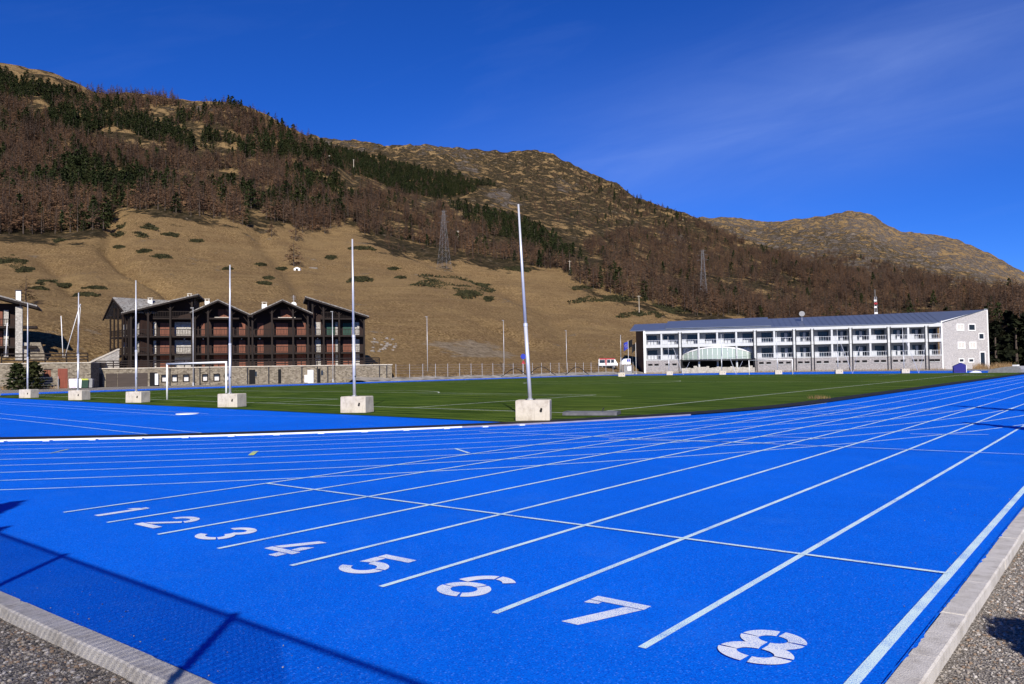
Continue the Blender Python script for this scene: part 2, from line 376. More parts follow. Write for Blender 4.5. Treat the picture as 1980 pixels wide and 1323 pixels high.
HILL = {
-1500:[(140,715),(175,650),(240,560),(380,460),(640,320),(1000,190),(1250,210),(1400,210),(1600,210)],
-300:[(138,708),(168,632),(235,545),(380,455),(640,300),(960,120),(1200,150),(1350,155),(1500,160)],
0:[(138,706),(165,628),(232,552),(380,450),(620,300),(950,134),(1150,165),(1300,170),(1500,175)],
90:[(138,706),(163,630),(232,556),(385,450),(620,308),(940,146),(1130,180),(1300,185),(1500,190)],
180:[(145,704),(168,640),(235,560),(390,440),(620,315),(925,180),(1100,205),(1300,215),(1500,220)],
300:[(155,700),(180,645),(240,560),(400,415),(620,320),(900,184),(1090,225),(1350,240),(1650,242)],
440:[(155,700),(180,645),(240,566),(415,425),(620,330),(870,202),(1080,255),(1400,264),(1800,262)],
520:[(155,700),(180,648),(242,570),(420,440),(615,345),(830,230),(1040,275),(1400,275),(1850,266)],
560:[(155,700),(180,650),(244,572),(425,450),(610,356),(800,254),(1000,288),(1400,282),(1900,264)],
620:[(152,701),(178,652),(246,578),(430,464),(580,388),(750,286),(930,312),(1400,288),(1900,266)],
680:[(150,704),(176,665),(246,584),(430,468),(550,415),(680,352),(850,342),(1350,304),(1900,281)],
760:[(134,726),(165,692),(243,590),(430,484),(560,425),(700,382),(880,358),(1350,314),(1900,289)],
830:[(140,726),(170,690),(246,596),(425,496),(560,436),(700,394),(890,366),(1350,316),(1900,280)],
900:[(147,725),(176,690),(252,602),(420,508),(560,445),(700,405),(900,375),(1350,324),(1900,291)],
1000:[(159,723),(190,690),(265,616),(420,520),(560,462),(700,427),(900,397),(1300,347),(1850,301)],
1060:[(168,721),(200,688),(272,622),(420,530),(560,475),(700,440),(900,408),(1280,360),(1820,303)],
1150:[(183,719),(215,685),(285,632),(420,548),(560,492),(700,457),(900,424),(1250,384),(1750,341)],
1210:[(194,717),(226,682),(294,640),(420,560),(555,506),(700,468),(890,438),(1200,404),(1600,374)],
1240:[(202,716),(237,680),(300,643),(420,568),(550,516),(700,478),(880,448),(1150,418),(1500,390)],
1300:[(225,713),(250,685),(310,652),(420,592),(550,538),(700,498),(850,468),(1050,440),(1300,412)],
1340:[(225,712),(252,682),(315,652),(420,600),(545,550),(680,512),(830,482),(1000,455),(1200,430)],
1420:[(225,711),(255,680),(320,650),(420,616),(540,572),(660,538),(800,508),(950,484),(1100,464)],
1550:[(225,709),(260,680),(330,655),(420,630),(530,597),(640,568),(760,544),(880,526),(1000,512)],
1700:[(230,707),(260,685),(330,660),(420,640),(520,612),(620,590),(720,572),(820,558),(900,550)],
1900:[(235,705),(270,680),(330,655),(400,636),(480,617),(560,603),(640,592),(720,583),(800,576)],
1980:[(235,704),(262,670),(308,635),(370,612),(440,595),(520,583),(600,575),(680,569),(760,566)],
2300:[(235,700),(260,650),(300,605),(350,570),(420,540),(500,520),(600,505),(700,495),(800,490)],
3500:[(235,700),(260,650),(300,605),(350,570),(420,540),(500,520),(600,505),(700,495),(800,490)]}
FAR = [(1000,470),(1200,436),(1330,424),(1400,424),(1440,430),(1480,437),(1530,430),(1590,420),(1640,416),(1680,421),(1715,438),(1745,452),(1790,454),(1850,466),(1910,492),(1980,531),(2100,585),(2400,640),(2900,660)]
def cubic_rows(K, T):
    """smooth interpolation along the control rows: K (cols, k), T sample positions"""
    k = K.shape[1]; i = np.clip(np.floor(T).astype(int), 0, k-2); f = T-i
    p1 = K[:, i]; p2 = K[:, i+1]; p0 = K[:, np.maximum(i-1, 0)]; p3 = K[:, np.minimum(i+2, k-1)]
    m1 = (p2-p0)*.5; m2 = (p3-p1)*.5
    return (2*f**3-3*f**2+1)*p1+(f**3-2*f**2+f)*m1+(-2*f**3+3*f**2)*p2+(f**3-f**2)*m2
class Field:
    def __init__(s, px, RR, YY, amp, seed, gully=()):
        # RR, YY: (cols, rows)
        P = np.zeros(RR.shape+(3,)); k = (px-PW/2)/FPX
        D = RT[None,None,:]*k[:,None,None]-UP[None,None,:]*((YY-PH/2)/FPX)[:,:,None]+FW[None,None,:]
        h = np.hypot(D[:,:,0], D[:,:,1]); P = CAM[None,None,:]+D*(RR/h)[:,:,None]
        x, y = P[:,:,0], P[:,:,1]
        rel = np.clip((RR-RR[:,:1])/60.0, 0, 1)
        g = fbm(x/140, y/140, 4, seed)*.45+fbm(x/38, y/38, 5, seed+9)*.22-np.abs(fbm(x/75, y/75, 4, seed+5))*.45+.08
        P[:,:,2] += g*amp*RR*rel
        if gully:                                             # small stream gullies running down the meadow
            k2 = (P-CAM)@FW; gx = PW/2+FPX*((P-CAM)@RT)/k2; gy = PH/2-FPX*((P-CAM)@UP)/k2
            for line, wd, dp in gully:
                lx = np.interp(gy, [p[1] for p in line], [p[0] for p in line]); inn = (gy > line[0][1]) & (gy < line[-1][1])
                fade = np.clip((gy-line[0][1])/25, 0, 1)*np.clip((line[-1][1]-gy)/25, 0, 1)
                P[:,:,2] -= np.where(inn, dp*fade*np.exp(-((gx-lx)/wd)**2), 0)
        P[:,:,2] += fbm(x/9, y/9, 3, seed+30)*.55*rel*np.clip(RR/250, .5, 2)
        P[:,0,:2] = P[:,1,:2]; P[:,0,2] = -3.0          # skirt down into the ground
        s.P = P; s.px = px; s.RR = RR
        d = P-CAM; c = d@FW
        s.sx = PW/2+FPX*(d@RT)/c; s.sy = PH/2-FPX*(d@UP)/c
        s.run = np.minimum.accumulate(s.sy, axis=1)          # visible skyline so far, row by row
    def mesh(s, name, masks):
        n, m = s.P.shape[:2]; me = bpy.data.meshes.new(name)
        v = s.P.reshape(-1, 3); idx = np.arange(n*m).reshape(n, m)
        q = np.stack([idx[:-1,:-1], idx[1:,:-1], idx[1:,1:], idx[:-1,1:]], -1).reshape(-1, 4)
        me.vertices.add(len(v)); me.vertices.foreach_set('co', v.ravel())
        me.loops.add(q.size); me.loops.foreach_set('vertex_index', q.ravel().astype(np.int32))
        me.polygons.add(len(q)); me.polygons.foreach_set('loop_start', np.arange(0, q.size, 4, dtype=np.int32))
        me.polygons.foreach_set('use_smooth', np.ones(len(q), bool)); me.update(); me.validate()
        for k, polys in masks.items():
            a = me.attributes.new(k, 'FLOAT', 'POINT'); w = np.zeros(n*m)
            for P in polys: w = np.maximum(w, inpoly(s.sx, s.sy, P[1]).ravel()*P[0])
            w = w.reshape(n, m)
            for _ in range(8):
                w[1:-1] = (w[:-2]+w[1:-1]*2+w[2:])/4; w[:,1:-1] = (w[:,:-2]+w[:,1:-1]*2+w[:,2:])/4
            a.data.foreach_set('value', w.ravel().astype(np.float32))
        me.materials.append(MAT['hill']); o = put(name, me); tag(o, kind='structure'); return o
    def hit(s, px, py):
        """first (nearest) surface point on the sight line; None for sky"""
        j = np.searchsorted(s.px, px)-1; j = min(max(j, 0), len(s.px)-2)
        f = (px-s.px[j])/(s.px[j+1]-s.px[j])
        best = None
        sy = s.sy[j]*(1-f)+s.sy[j+1]*f
        k = np.nonzero(sy <= py)[0]
        if len(k) == 0 or k[0] == 0: return None
        k = k[0]; g = (sy[k-1]-py)/max(1e-6, sy[k-1]-sy[k])
        a = s.P[j,k-1]*(1-f)+s.P[j+1,k-1]*f; b = s.P[j,k]*(1-f)+s.P[j+1,k]*f
        return a*(1-g)+b*g
keys = sorted(HILL); KX = np.array(keys, float)
KR = np.array([[p[0] for p in HILL[k]] for k in keys], float); KY = np.array([[p[1] for p in HILL[k]] for k in keys], float)
th = np.linspace(math.atan((-1400-PW/2)/FPX), math.atan((3300-PW/2)/FPX), 620); HPX = PW/2+FPX*np.tan(th)
cr_ = np.stack([np.interp(HPX, KX, KR[:,i]) for i in range(KR.shape[1])], 1)
cy_ = np.stack([np.interp(HPX, KX, KY[:,i]) for i in range(KY.shape[1])], 1)
def sm(a, n):
    for _ in range(n): a[1:-1] = (a[:-2]+2*a[1:-1]+a[2:])/4
    return a
cr_ = sm(cr_, 30); cy_[:,:5] = sm(cy_[:,:5].copy(), 25); cy_[:,5:] = sm(cy_[:,5:].copy(), 4)
back_r = np.stack([cr_[:,-1]+120, cr_[:,-1]+400], 1); back_y = np.stack([cy_[:,-1]+14, cy_[:,-1]+70], 1)
cr_ = np.concatenate([cr_, back_r], 1); cy_ = np.concatenate([cy_, back_y], 1)
T = np.linspace(0, cr_.shape[1]-1, 300)
near = Field(HPX, cubic_rows(cr_, T), cubic_rows(cy_, T), .024, 3, [([(226,400),(218,440),(210,480),(250,520),(330,560),(360,600)], 20, 4.0), ([(500,420),(505,470),(560,530),(600,600)], 18, 1.8), ([(740,470),(900,530),(1060,600),(1120,680)], 26, 2.2), ([(60,480),(120,530),(150,580)], 24, 2.0), ([(880,600),(1000,650),(1060,690)], 16, 1.6)])
fx = np.array([p[0] for p in FAR], float); fy = np.array([p[1] for p in FAR], float)
th = np.linspace(math.atan((1000-PW/2)/FPX), math.atan((2900-PW/2)/FPX), 330); FPXS = PW/2+FPX*np.tan(th)
cy = sm(np.interp(FPXS, fx, fy), 4)
fr = np.stack([np.full_like(cy, r) for r in (1150, 1500, 1900, 2300, 2700, 2850, 3300)], 1)
fyy = np.stack([np.full_like(cy, 640), cy+(640-cy)*.66, cy+(640-cy)*.36, cy+(640-cy)*.13, cy, cy+12, cy+90], 1)
T2 = np.linspace(0, 6, 170)
far = Field(FPXS, cubic_rows(fr, T2), cubic_rows(fyy, T2), .014, 21)
SCRUB = [(.50,[(-400,0),(0,60),(100,80),(200,130),(450,160),(560,200),(400,230),(190,200),(0,175),(-400,130)]),
 (.68,[(560,200),(640,220),(730,240),(830,230),(1000,250),(1100,280),(1240,350),(1340,395),(1500,480),(1980,570),(1980,640),(1400,610),(1300,575),(1150,535),(900,495),(700,455),(640,420),(660,360),(600,300)]),
 (.62,[(-400,100),(0,160),(190,190),(440,210),(620,290),(690,400),(640,440),(470,445),(215,420),(215,455),(0,470),(-400,500)]),
 (.85,[(690,455),(800,475),(1000,505),(1060,520),(1000,525),(850,510),(740,490)]),
 (.85,[(1100,548),(1250,585),(1420,612),(1440,640),(1330,620),(1200,590),(1120,565)]),
 (.75,[(0,440),(220,440),(200,470),(0,475)])]
ROCK = [(0.53,[(930,362),(985,368),(1010,400),(985,412),(945,385)]),(0.46,[(455,270),(490,300),(500,320),(470,310),(440,285)]),(0.43,[(300,200),(440,205),(430,225),(320,222)]),
 (0.49,[(1070,345),(1120,350),(1110,380),(1080,370)]),(0.53,[(1270,440),(1330,450),(1330,495),(1295,500),(1265,470)]),(0.40,[(870,310),(930,315),(930,345),(890,340)]),
 (0.36,[(580,258),(640,268),(760,285),(700,300),(610,280)]),(0.40,[(770,285),(830,276),(880,284),(960,300),(900,310),(800,300)])]
SOIL = [(0.56,[(800,660),(850,648),(900,655),(960,670),(1010,684),(1000,696),(920,690),(860,684),(810,678)]),(0.46,[(716,650),(745,660),(765,680),(735,682),(712,668)]),(0.40,[(80,640),(200,640),(205,690),(90,695)])]
near.mesh('hillside', {'scrub': SCRUB, 'rock': ROCK, 'soil': SOIL})
far.mesh('mountain', {'scrub': [(.70,[(1330,430),(1500,440),(1660,450),(1800,490),(1990,560),(1990,660),(1200,660),(1200,470)]),(.56,[(1200,330),(2400,330),(2400,660),(1200,660)])],
 'rock': [(.45,[(1200,330),(2400,330),(2400,600),(1200,600)]),(.48,[(1400,425),(1470,436),(1520,470),(1440,480)]),(.56,[(1640,414),(1740,450),(1790,455),(1850,466),(1980,531),(1990,560),(1880,530),(1780,500),(1700,470),(1640,440)]),(.52,[(1600,520),(1700,500),(1760,560),(1680,590),(1580,560)])], 'soil': []})

def surface(px, py):
    a = near.hit(px, py)
    if a is not None: return a
    return far.hit(px, py)

# flat valley floor to the horizon
g = MB(); g.poly([(-6000,-6000),(6000,-6000),(6000,6000),(-6000,6000)], -0.085)
tag(g.build('ground', MAT['gravel']), kind='structure')

# ------------------------------------------------------------------ running track
CX, CY0, CY1, RI, LW = -46.26, 32.3, 116.7, 36.5, 1.22
def loop(r, n=80):
    """closed stadium outline, counter-clockwise, starting on the home straight"""
    p = [(CX+r, CY0), (CX+r, (CY0+CY1)/2), (CX+r, CY1)]
    p += [(CX+r*math.cos(math.pi*i/n), CY1+r*math.sin(math.pi*i/n)) for i in range(1, n)]
    p += [(CX-r, CY1), (CX-r, (CY0+CY1)/2), (CX-r, CY0)]
    p += [(CX+r*math.cos(math.pi+math.pi*i/n), CY0+r*math.sin(math.pi+math.pi*i/n)) for i in range(1, n)]
    return p
def loopstrip(mb, r0, r1, z):
    a, b = loop(r0), loop(r1); n = len(a)
    for i in range(n):
        j = (i+1) % n; mb.quad((*a[i], z), (*b[i], z), (*b[j], z), (*a[j], z))
RO = RI+8*LW+.14
YK = -1.93
pts = [(0.14, YK), (0.14, CY1)]
pts += [(CX+RO*math.cos(math.pi*i/60), CY1+RO*math.sin(math.pi*i/60)) for i in range(1, 61)]
lo = []
for i in range(0, 61):
    a = math.pi+math.pi*i/60; q = (CX+RO*math.cos(a), CY0+RO*math.sin(a))
    if q[1] < YK and q[0] > CX+10: break
    lo.append(q)
xi = CX+math.sqrt(RO**2-(YK-CY0)**2)
pts += lo+[(xi, YK)]
tm = MB(); tm.poly(pts, 0.0)
track = tag(tm.build('running_track', MAT['track']), kind='structure')
for i in range(1, 9):                              # lane lines of the oval
    s = MB(); loopstrip(s, RI+i*LW-.028, RI+i*LW+.028, .004); s.build('lane_line', MAT['paint'], track)
for i in range(0, 9):                              # straight lines of the sprint chute
    x = -(8-i)*LW; s = MB(); w = .029 if i < 8 else .036
    y0 = 0.0 if i < 8 else YK+.02
    s.poly([(x-w,y0),(x+w,y0),(x+w,CY0-.2),(x-w,CY0-.2)], .008); s.build('sprint_lane_line', MAT['paint'], track)
def stripe(a, b, w, z, mat, name, parent=track):
    a = np.array(a, float); b = np.array(b, float); d = b-a; d /= np.linalg.norm(d); n = np.array([-d[1], d[0]])*w/2
    s = MB(); s.poly([a-n, b-n, b+n, a+n], z); return s.build(name, mat, parent)
stripe((-9.76,3.05), (0,3.05), .055, .012, MAT['paint'], 'start_line')
stripe((-13.4,12.5), (0.0,13.3), .05, .012, MAT['paint'], 'start_line')
for a, b in (((-9.0,12.3),(-5.2,13.2)), ((-6.1,14.6),(-4.6,14.9)), ((-3.2,17.0),(-1.6,17.6)), ((-8.2,24.0),(-7.1,24.2)), ((-5.0,27.0),(-3.9,27.3)), ((-7.3,33.0),(-6.2,33.0)), ((-4.9,38.),(-3.8,38.)), ((-8.5,30.),(-7.4,30.)), ((-3.7,45.),(-2.6,45.))):
    stripe(a, b, .06, .012, MAT['paint'], 'lane_tick')
stripe((-18.43,3.21), (-19.11,3.88), .05, .009, MAT['yellow'], 'lane_tick'); stripe((-13.78,5.41), (-14.46,5.99), .12, .009, MAT['yellow'], 'lane_tick')
stripe((-10.82,8.69), (-9.9,8.13), .07, .009, MAT['paint'], 'lane_tick')
for a, b in (((-78,18.0),(-30.8,14.46)), ((-78,17.0),(-30.7,13.1)), ((-60,11.5),(-20.3,8.3)), ((-60,10.3),(-20.3,7.1)), ((-36,12.3),(-24,15.4))):
    stripe(a, b, .05 if a[0] < -40 else .02, .005, MAT['paint'], 'jump_line')

# stencilled lane numbers
def arc(cx, cy, rx, ry, t, a0, a1, n=14):
    o = []; i_ = []
    for k in range(n+1):
        a = R(a0+(a1-a0)*k/n); o.append((cx+rx*math.cos(a), cy+ry*math.sin(a))); i_.append((cx+(rx-t)*math.cos(a), cy+(ry-t)*math.sin(a)))
    return [(o[k], o[k+1], i_[k+1], i_[k]) for k in range(n)]
tk = .125
DIG = {
1: [((.19,0),(.325,0),(.325,.74),(.19,.70)), ((.06,.56),(.178,.60),(.178,.74),(.12,.66)), ((.19,.72),(.325,.755),(.30,.80),(.20,.80))],
2: arc(.25,.56,.25,.24,tk,178,82)+arc(.25,.56,.25,.24,tk,76,-22)+[((.455,.44),(.37,.50),(.02,.155),(.18,.155)),((0,0),(.5,0),(.5,.13),(0,.13))],
3: arc(.24,.58,.24,.22,tk,170,60)+arc(.24,.58,.24,.22,tk,54,-75)+arc(.24,.235,.26,.235,tk,75,-28)+arc(.24,.235,.26,.235,tk,-35,-170),
4: [((.30,0),(.435,0),(.435,.15),(.30,.15)),((0,.17),(.5,.17),(.5,.29),(0,.29)),((0,.31),(.14,.31),(.36,.80),(.22,.80)),((.31,.31),(.435,.31),(.435,.55),(.31,.46))],
5: [((.02,.67),(.47,.67),(.47,.80),(.02,.80)),((.02,.40),(.15,.44),(.15,.655),(.02,.655))]+arc(.24,.255,.26,.255,tk,115,10)+arc(.24,.255,.26,.255,tk,2,-165),
6: arc(.25,.245,.25,.245,tk,175,70)+arc(.25,.245,.25,.245,tk,62,-60)+arc(.25,.245,.25,.245,tk,-67,-178)+arc(.30,.42,.30,.38,tk,172,100)+arc(.30,.42,.30,.38,tk,94,45),
7: [((0,.67),(.5,.67),(.5,.80),(0,.80)),((0,.56),(.12,.59),(.12,.655),(0,.655)),((.13,0),(.28,0),(.49,.655),(.34,.655))],
8: arc(.25,.585,.225,.215,tk,175,95)+arc(.25,.585,.225,.215,tk,85,5)+arc(.25,.585,.225,.215,tk,-5,-85)+arc(.25,.585,.225,.215,tk,-95,-175)+arc(.25,.22,.25,.22,tk,175,95)+arc(.25,.22,.25,.22,tk,85,5)+arc(.25,.22,.25,.22,tk,-5,-85)+arc(.25,.22,.25,.22,tk,-95,-175)}
for k in range(1, 9):
    s = MB(); x0 = -(8-k)*LW-LW/2-.27
    for qi, q in enumerate(DIG[k]):
        p = [(x0+.04+u*.93, .14+v*.84) for u, v in q]
        ar = sum(p[i-1][0]*p[i][1]-p[i][0]*p[i-1][1] for i in range(4))
        s.poly(p if ar > 0 else p[::-1], .006+.0012*(qi//14))
    s.build('lane_number', MAT['numpaint'], track)['label'] = 'white stencilled number %d on blue track' % k
# inner drain channel and raised white kerb rail with feet
s = MB(); loopstrip(s, RI-1.15, RI-.03, .034); tag(s.build('drain_channel', MAT['rubber']), kind='structure')
kr = thing('kerb_rail', 'white metal kerb rail on small feet along the inner bend', 'kerb rail')
for nm, a0, a1, mt in (('rail', R(-165), R(-31), 'rail'), ('rail', R(-31), R(-17), 'railgrey')):
    s = MB(); n = 70
    for i in range(n):
        q = []
        for a in (a0+(a1-a0)*i/n, a0+(a1-a0)*(i+1)/n):
            q.append([(CX+r*math.cos(a), CY0+r*math.sin(a), z) for r, z in ((RI-.01,.004),(RI+.06,.004),(RI+.06,.05),(RI-.01,.05))])
        for e in range(4):
            f = (e+1) % 4; s.quad(q[0][e], q[1][e], q[1][f], q[0][f])
    s.build(nm, MAT[mt], kr)
fm = MB(); fm.box(-.10,.10,-.09,.09,.0,.028)
for i in range(70):
    a = R(-160)+R(132)*i/69; o = fm.build('foot', MAT['rail'], kr) if i == 0 else put('foot', fme, kr)
    if i == 0: fme = o.data
    o.location = (CX+(RI+.14)*math.cos(a), CY0+(RI+.14)*math.sin(a), .003); o.rotation_euler = (0,0,a)

# kerb stones round the outer edge of the near corner
kerb = bpy.data.objects.new('kerb', None); COL.objects.link(kerb); tag(kerb, kind='structure')
km = None
def kstone(x, y, rz, L=1.0):
    s = MB(); w = .085; c = .012
    s.slab([(-L/2+.002,-w),(L/2-.002,-w),(L/2-.002,w),(-L/2+.002,w)], -.25, .012-c)
    n = len(s.v); s.v += [(-L/2+.006,-w+c,.012),(L/2-.006,-w+c,.012),(L/2-.006,w-c,.012),(-L/2+.006,w-c,.012)]
    s.f[1] = (n, n+1, n+2, n+3)
    for i in range(4): s.f.append((4+i, 4+(i+1) % 4, n+(i+1) % 4, n+i)); s.m.append(0)
    return s
for i in range(60):
    o = kstone(0,0,0).build('kerb_stone', MAT['kerb'], kerb) if km is None else put('kerb_stone', km, kerb)
    km = o.data; o.location = (.227+random.uniform(-.003,.003), YK+.3+i*1.0, random.uniform(-.003,.003)); o.rotation_euler = (0,0,math.pi/2+random.uniform(-.004,.004))
for i in range(14):
    o = put('kerb_stone', km, kerb); o.location = (-.14-i*1.0, YK-.088+random.uniform(-.003,.003), random.uniform(-.003,.003)); o.rotation_euler = (0,random.uniform(-.003,.003),random.uniform(-.004,.004))

# loose stones on the gravel in the two near corners
def rockmesh(n, rad, seed, sub=1):
    rg = np.random.default_rng(seed)
    ph = (1+5**.5)/2
    V = np.array([(-1,ph,0),(1,ph,0),(-1,-ph,0),(1,-ph,0),(0,-1,ph),(0,1,ph),(0,-1,-ph),(0,1,-ph),(ph,0,-1),(ph,0,1),(-ph,0,-1),(-ph,0,1)], float)
    V /= np.linalg.norm(V[0]); F = [(0,11,5),(0,5,1),(0,1,7),(0,7,10),(0,10,11),(1,5,9),(5,11,4),(11,10,2),(10,7,6),(7,1,8),(3,9,4),(3,4,2),(3,2,6),(3,6,8),(3,8,9),(4,9,5),(2,4,11),(6,2,10),(8,6,7),(9,8,1)]
    return V, F
ICV, ICF = rockmesh(0, 0, 0)
def pebbles(name, spots, mats, label, zb=-.085):
    s = MB()
    for (x, y, r) in spots:
        Rz = random.uniform(0, 6.28); c, d = math.cos(Rz), math.sin(Rz); sx, sy, sz = (random.uniform(.7,1.3) for _ in range(3)); m = random.randrange(len(mats)); n = len(s.v)
        for v in ICV:
            j = random.uniform(.8, 1.15)*r; a, b_ = v[0]*sx, v[1]*sy
            s.v.append((x+(a*c-b_*d)*j, y+(a*d+b_*c)*j, zb+v[2]*sz*.7*j+r*.25))
        for f in ICF: s.f.append(tuple(n+i for i in f)); s.m.append(m)
    return tag(s.build(name, mats), label, 'gravel', kind='stuff')
PEB = [simple('pebble_a', (.34,.30,.255), (.24,.21,.18), 8, .9, mode='pos'), simple('pebble_b', (.22,.20,.18), (.15,.135,.12), 8, .9, mode='pos'), simple('pebble_c', (.46,.43,.39), (.34,.31,.28), 8, .9, mode='pos'), simple('pebble_d', (.09,.08,.08), (.05,.05,.05), 8, .9, mode='pos'), simple('pebble_e', (.25,.18,.13), (.18,.13,.09), 8, .9, mode='pos')]
sp = [(random.uniform(-7.5,-1.5), YK-.19-abs(random.gauss(0,.55)), random.choice((.005,.006,.008,.010,.015))) for _ in range(7000)]
pebbles('gravel', sp, PEB, 'grey gravel beside the kerb in the lower left corner')
sp = [(.33+abs(random.gauss(0,.5)), random.uniform(.2,9.5), random.choice((.004,.005,.006,.008,.013))) for _ in range(8500)]
pebbles('gravel', sp, PEB[:3]+PEB[4:], 'tan gravel beside the kerb in the lower right corner')

sp = [(.14-abs(random.gauss(0,.5)), random.uniform(.3,8), random.choice((.003,.004,.005))) for _ in range(45)]+[(random.uniform(-7,-2), YK+abs(random.gauss(0,.35)), random.choice((.003,.004,.006))) for _ in range(60)]
pebbles('loose_grit', sp, PEB, 'loose grit strewn on the track near the kerbs', .004)
for (px0, py0, dx, dy, n) in ((.141,-1.9,0,1,420),(.1,YK-.001,-1,0,300)):   # blue coating lapping raggedly over the kerb edge
    s = MB(); last = None
    for i in range(n):
        w = .004+.020*max(0, random.random()**2)+.006*math.sin(i*.21); p = (px0+dx*i*.045, py0+dy*i*.045); o = (1, 0) if dy else (0, -1)
        cur = ((p[0]-o[0]*.001, p[1]-o[1]*.001, .0150), (p[0]+o[0]*w, p[1]+o[1]*w, .0150))
        if last: s.quad(last[0], last[1], cur[1], cur[0])
        last = cur
    s.build('coating_edge', MAT['track'], track)

# ------------------------------------------------------------------ turf pitch
NR, NL, FR_, FL = np.array([-15.4,20.9]), np.array([-79.2,24.6]), np.array([-16.3,124.5]), np.array([-79.2,125.0])
def pit(u, v):                         # u 0..1 across from the home straight, v 0..1 towards the far end
    return (NR*(1-u)+NL*u)*(1-v)+(FR_*(1-u)+FL*u)*v
tp = [(-10.32,26.5),(-10.32,121.5),(-12,127.6),(-30,128.4),(-62,128.6),(-80.5,127.2),(-82.2,120),(-82.2,25),(-80.5,21.3),(-40,17.9),(-13.0,15.75)]
# the near edge follows the kerb, so trim it along the bend
arcp = []
for i in range(9):
    a = math.asin((26.5-i*1.32-CY0)/(RI-.56)); arcp.append((CX+(RI-.56)*math.cos(a), CY0+(RI-.56)*math.sin(a)))
tp = arcp[::-1]+tp[1:]
tp = [p for p in tp if not (p[1] < 15.8 and p[0] > -12.9)]
s = MB(); s.poly(tp, .020); turf = tag(s.build('football_pitch', MAT['turf']), kind='structure')
PWD, PLN = 63.0, 103.0
def tl(pts, w=.11, name='pitch_line', z=.026):
    s = MB()
    for (a, b) in zip(pts[:-1], pts[1:]):
        a = np.array(a, float); b = np.array(b, float); d = (b-a)/np.linalg.norm(b-a); n = np.array([-d[1], d[0]])*w/2
        s.quad((*(a-n),z),(*(b-n),z),(*(b+n),z),(*(a+n),z))
    return s.build(name, MAT['turfline'], turf)
def U(x): return x/PWD
gc = .503
tl([pit(0,0), pit(1,0)]); tl([pit(0,0), pit(0,1)], z=.0275); tl([pit(1,0), pit(1,1)], z=.0275); tl([pit(0,1), pit(1,1)]); tl([pit(0,.5), pit(1,.5)])
for sgn, base in ((1, 0.0), (-1, 1.0)):
    for hw, dp in ((21.8, 16.3), (9.2, 5.5)):
        a, b = gc-hw/PWD, gc+hw/PWD; v = base+sgn*dp/PLN; e = .002*sgn
        tl([pit(a,base+e), pit(a,v)], z=.0275); tl([pit(b,base+e), pit(b,v)], z=.0275); tl([pit(a,v), pit(b,v)], z=.0262)
    tl([pit(gc+9.15*math.sin(t)/PWD, base+sgn*(11+9.15*math.cos(t))/PLN) for t in np.linspace(-.92,.92,22)], name='penalty_arc')
tl([pit(gc+9.15*math.sin(t)/PWD, .5+9.15*math.cos(t)/PLN) for t in np.linspace(0,2*math.pi,49)], name='centre_circle', z=.029)
for a in (.25, .75):
    tl([pit(a-.14,.14), pit(a+.14,.14)], .06, 'training_line', .0255)

def goal(c0, c1, label):
    c0 = np.array(c0); c1 = np.array(c1); d = (c1-c0)/np.linalg.norm(c1-c0); t = thing('football_goal', label, 'goal', (c0[0],c0[1],.02), math.atan2(d[1],d[0]), 'football goals')
    L = float(np.linalg.norm(c1-c0))
    for x in (0, L): MB().tube((x,0,0), (x,0,2.44), .062, n=12).build('post', MAT['white'], t, True)
    MB().tube((-.06,0,2.44), (L+.06,0,2.44), .062, n=12).build('crossbar', MAT['white'], t, True)
    return t
goal((-51.2,23.4), (-43.9,23.4), 'white football goal frame at the near end of the pitch')
goal((-50.4,124.9), (-43.1,124.9), 'white football goal frame before the long white building')

# ------------------------------------------------------------------ net poles in concrete blocks
def blockmesh(seed):
    rg = random.Random(seed); w, d, h = .60, .42, .70
    s = MB(); c = .025
    P = [(-w/2,-d/2),(w/2,-d/2),(w/2,d/2),(-w/2,d/2)]
    P2 = [(-w+.0,-d),(w,-d),(w,d),(-w,d)]
    w, d = .57, .40
    ring = lambda e, z: [(-w+e,-d+e,z),(w-e,-d+e,z),(w-e,d-e,z),(-w+e,d-e,z)]
    s.v += ring(c,0)+ring(0,c)+ring(0,h-c)+ring(c,h)
    for k in range(3):
        for i in range(4):
            j = (i+1) % 4; s.f.append((k*4+i, k*4+j, k*4+4+j, k*4+4+i)); s.m.append(0)
    s.f.append((3,2,1,0)); s.f.append((12,13,14,15)); s.m += [0,0]
    s.v = [(x+rg.uniform(-.012,.012), y+rg.uniform(-.012,.012), z) for x, y, z in s.v]
    return s
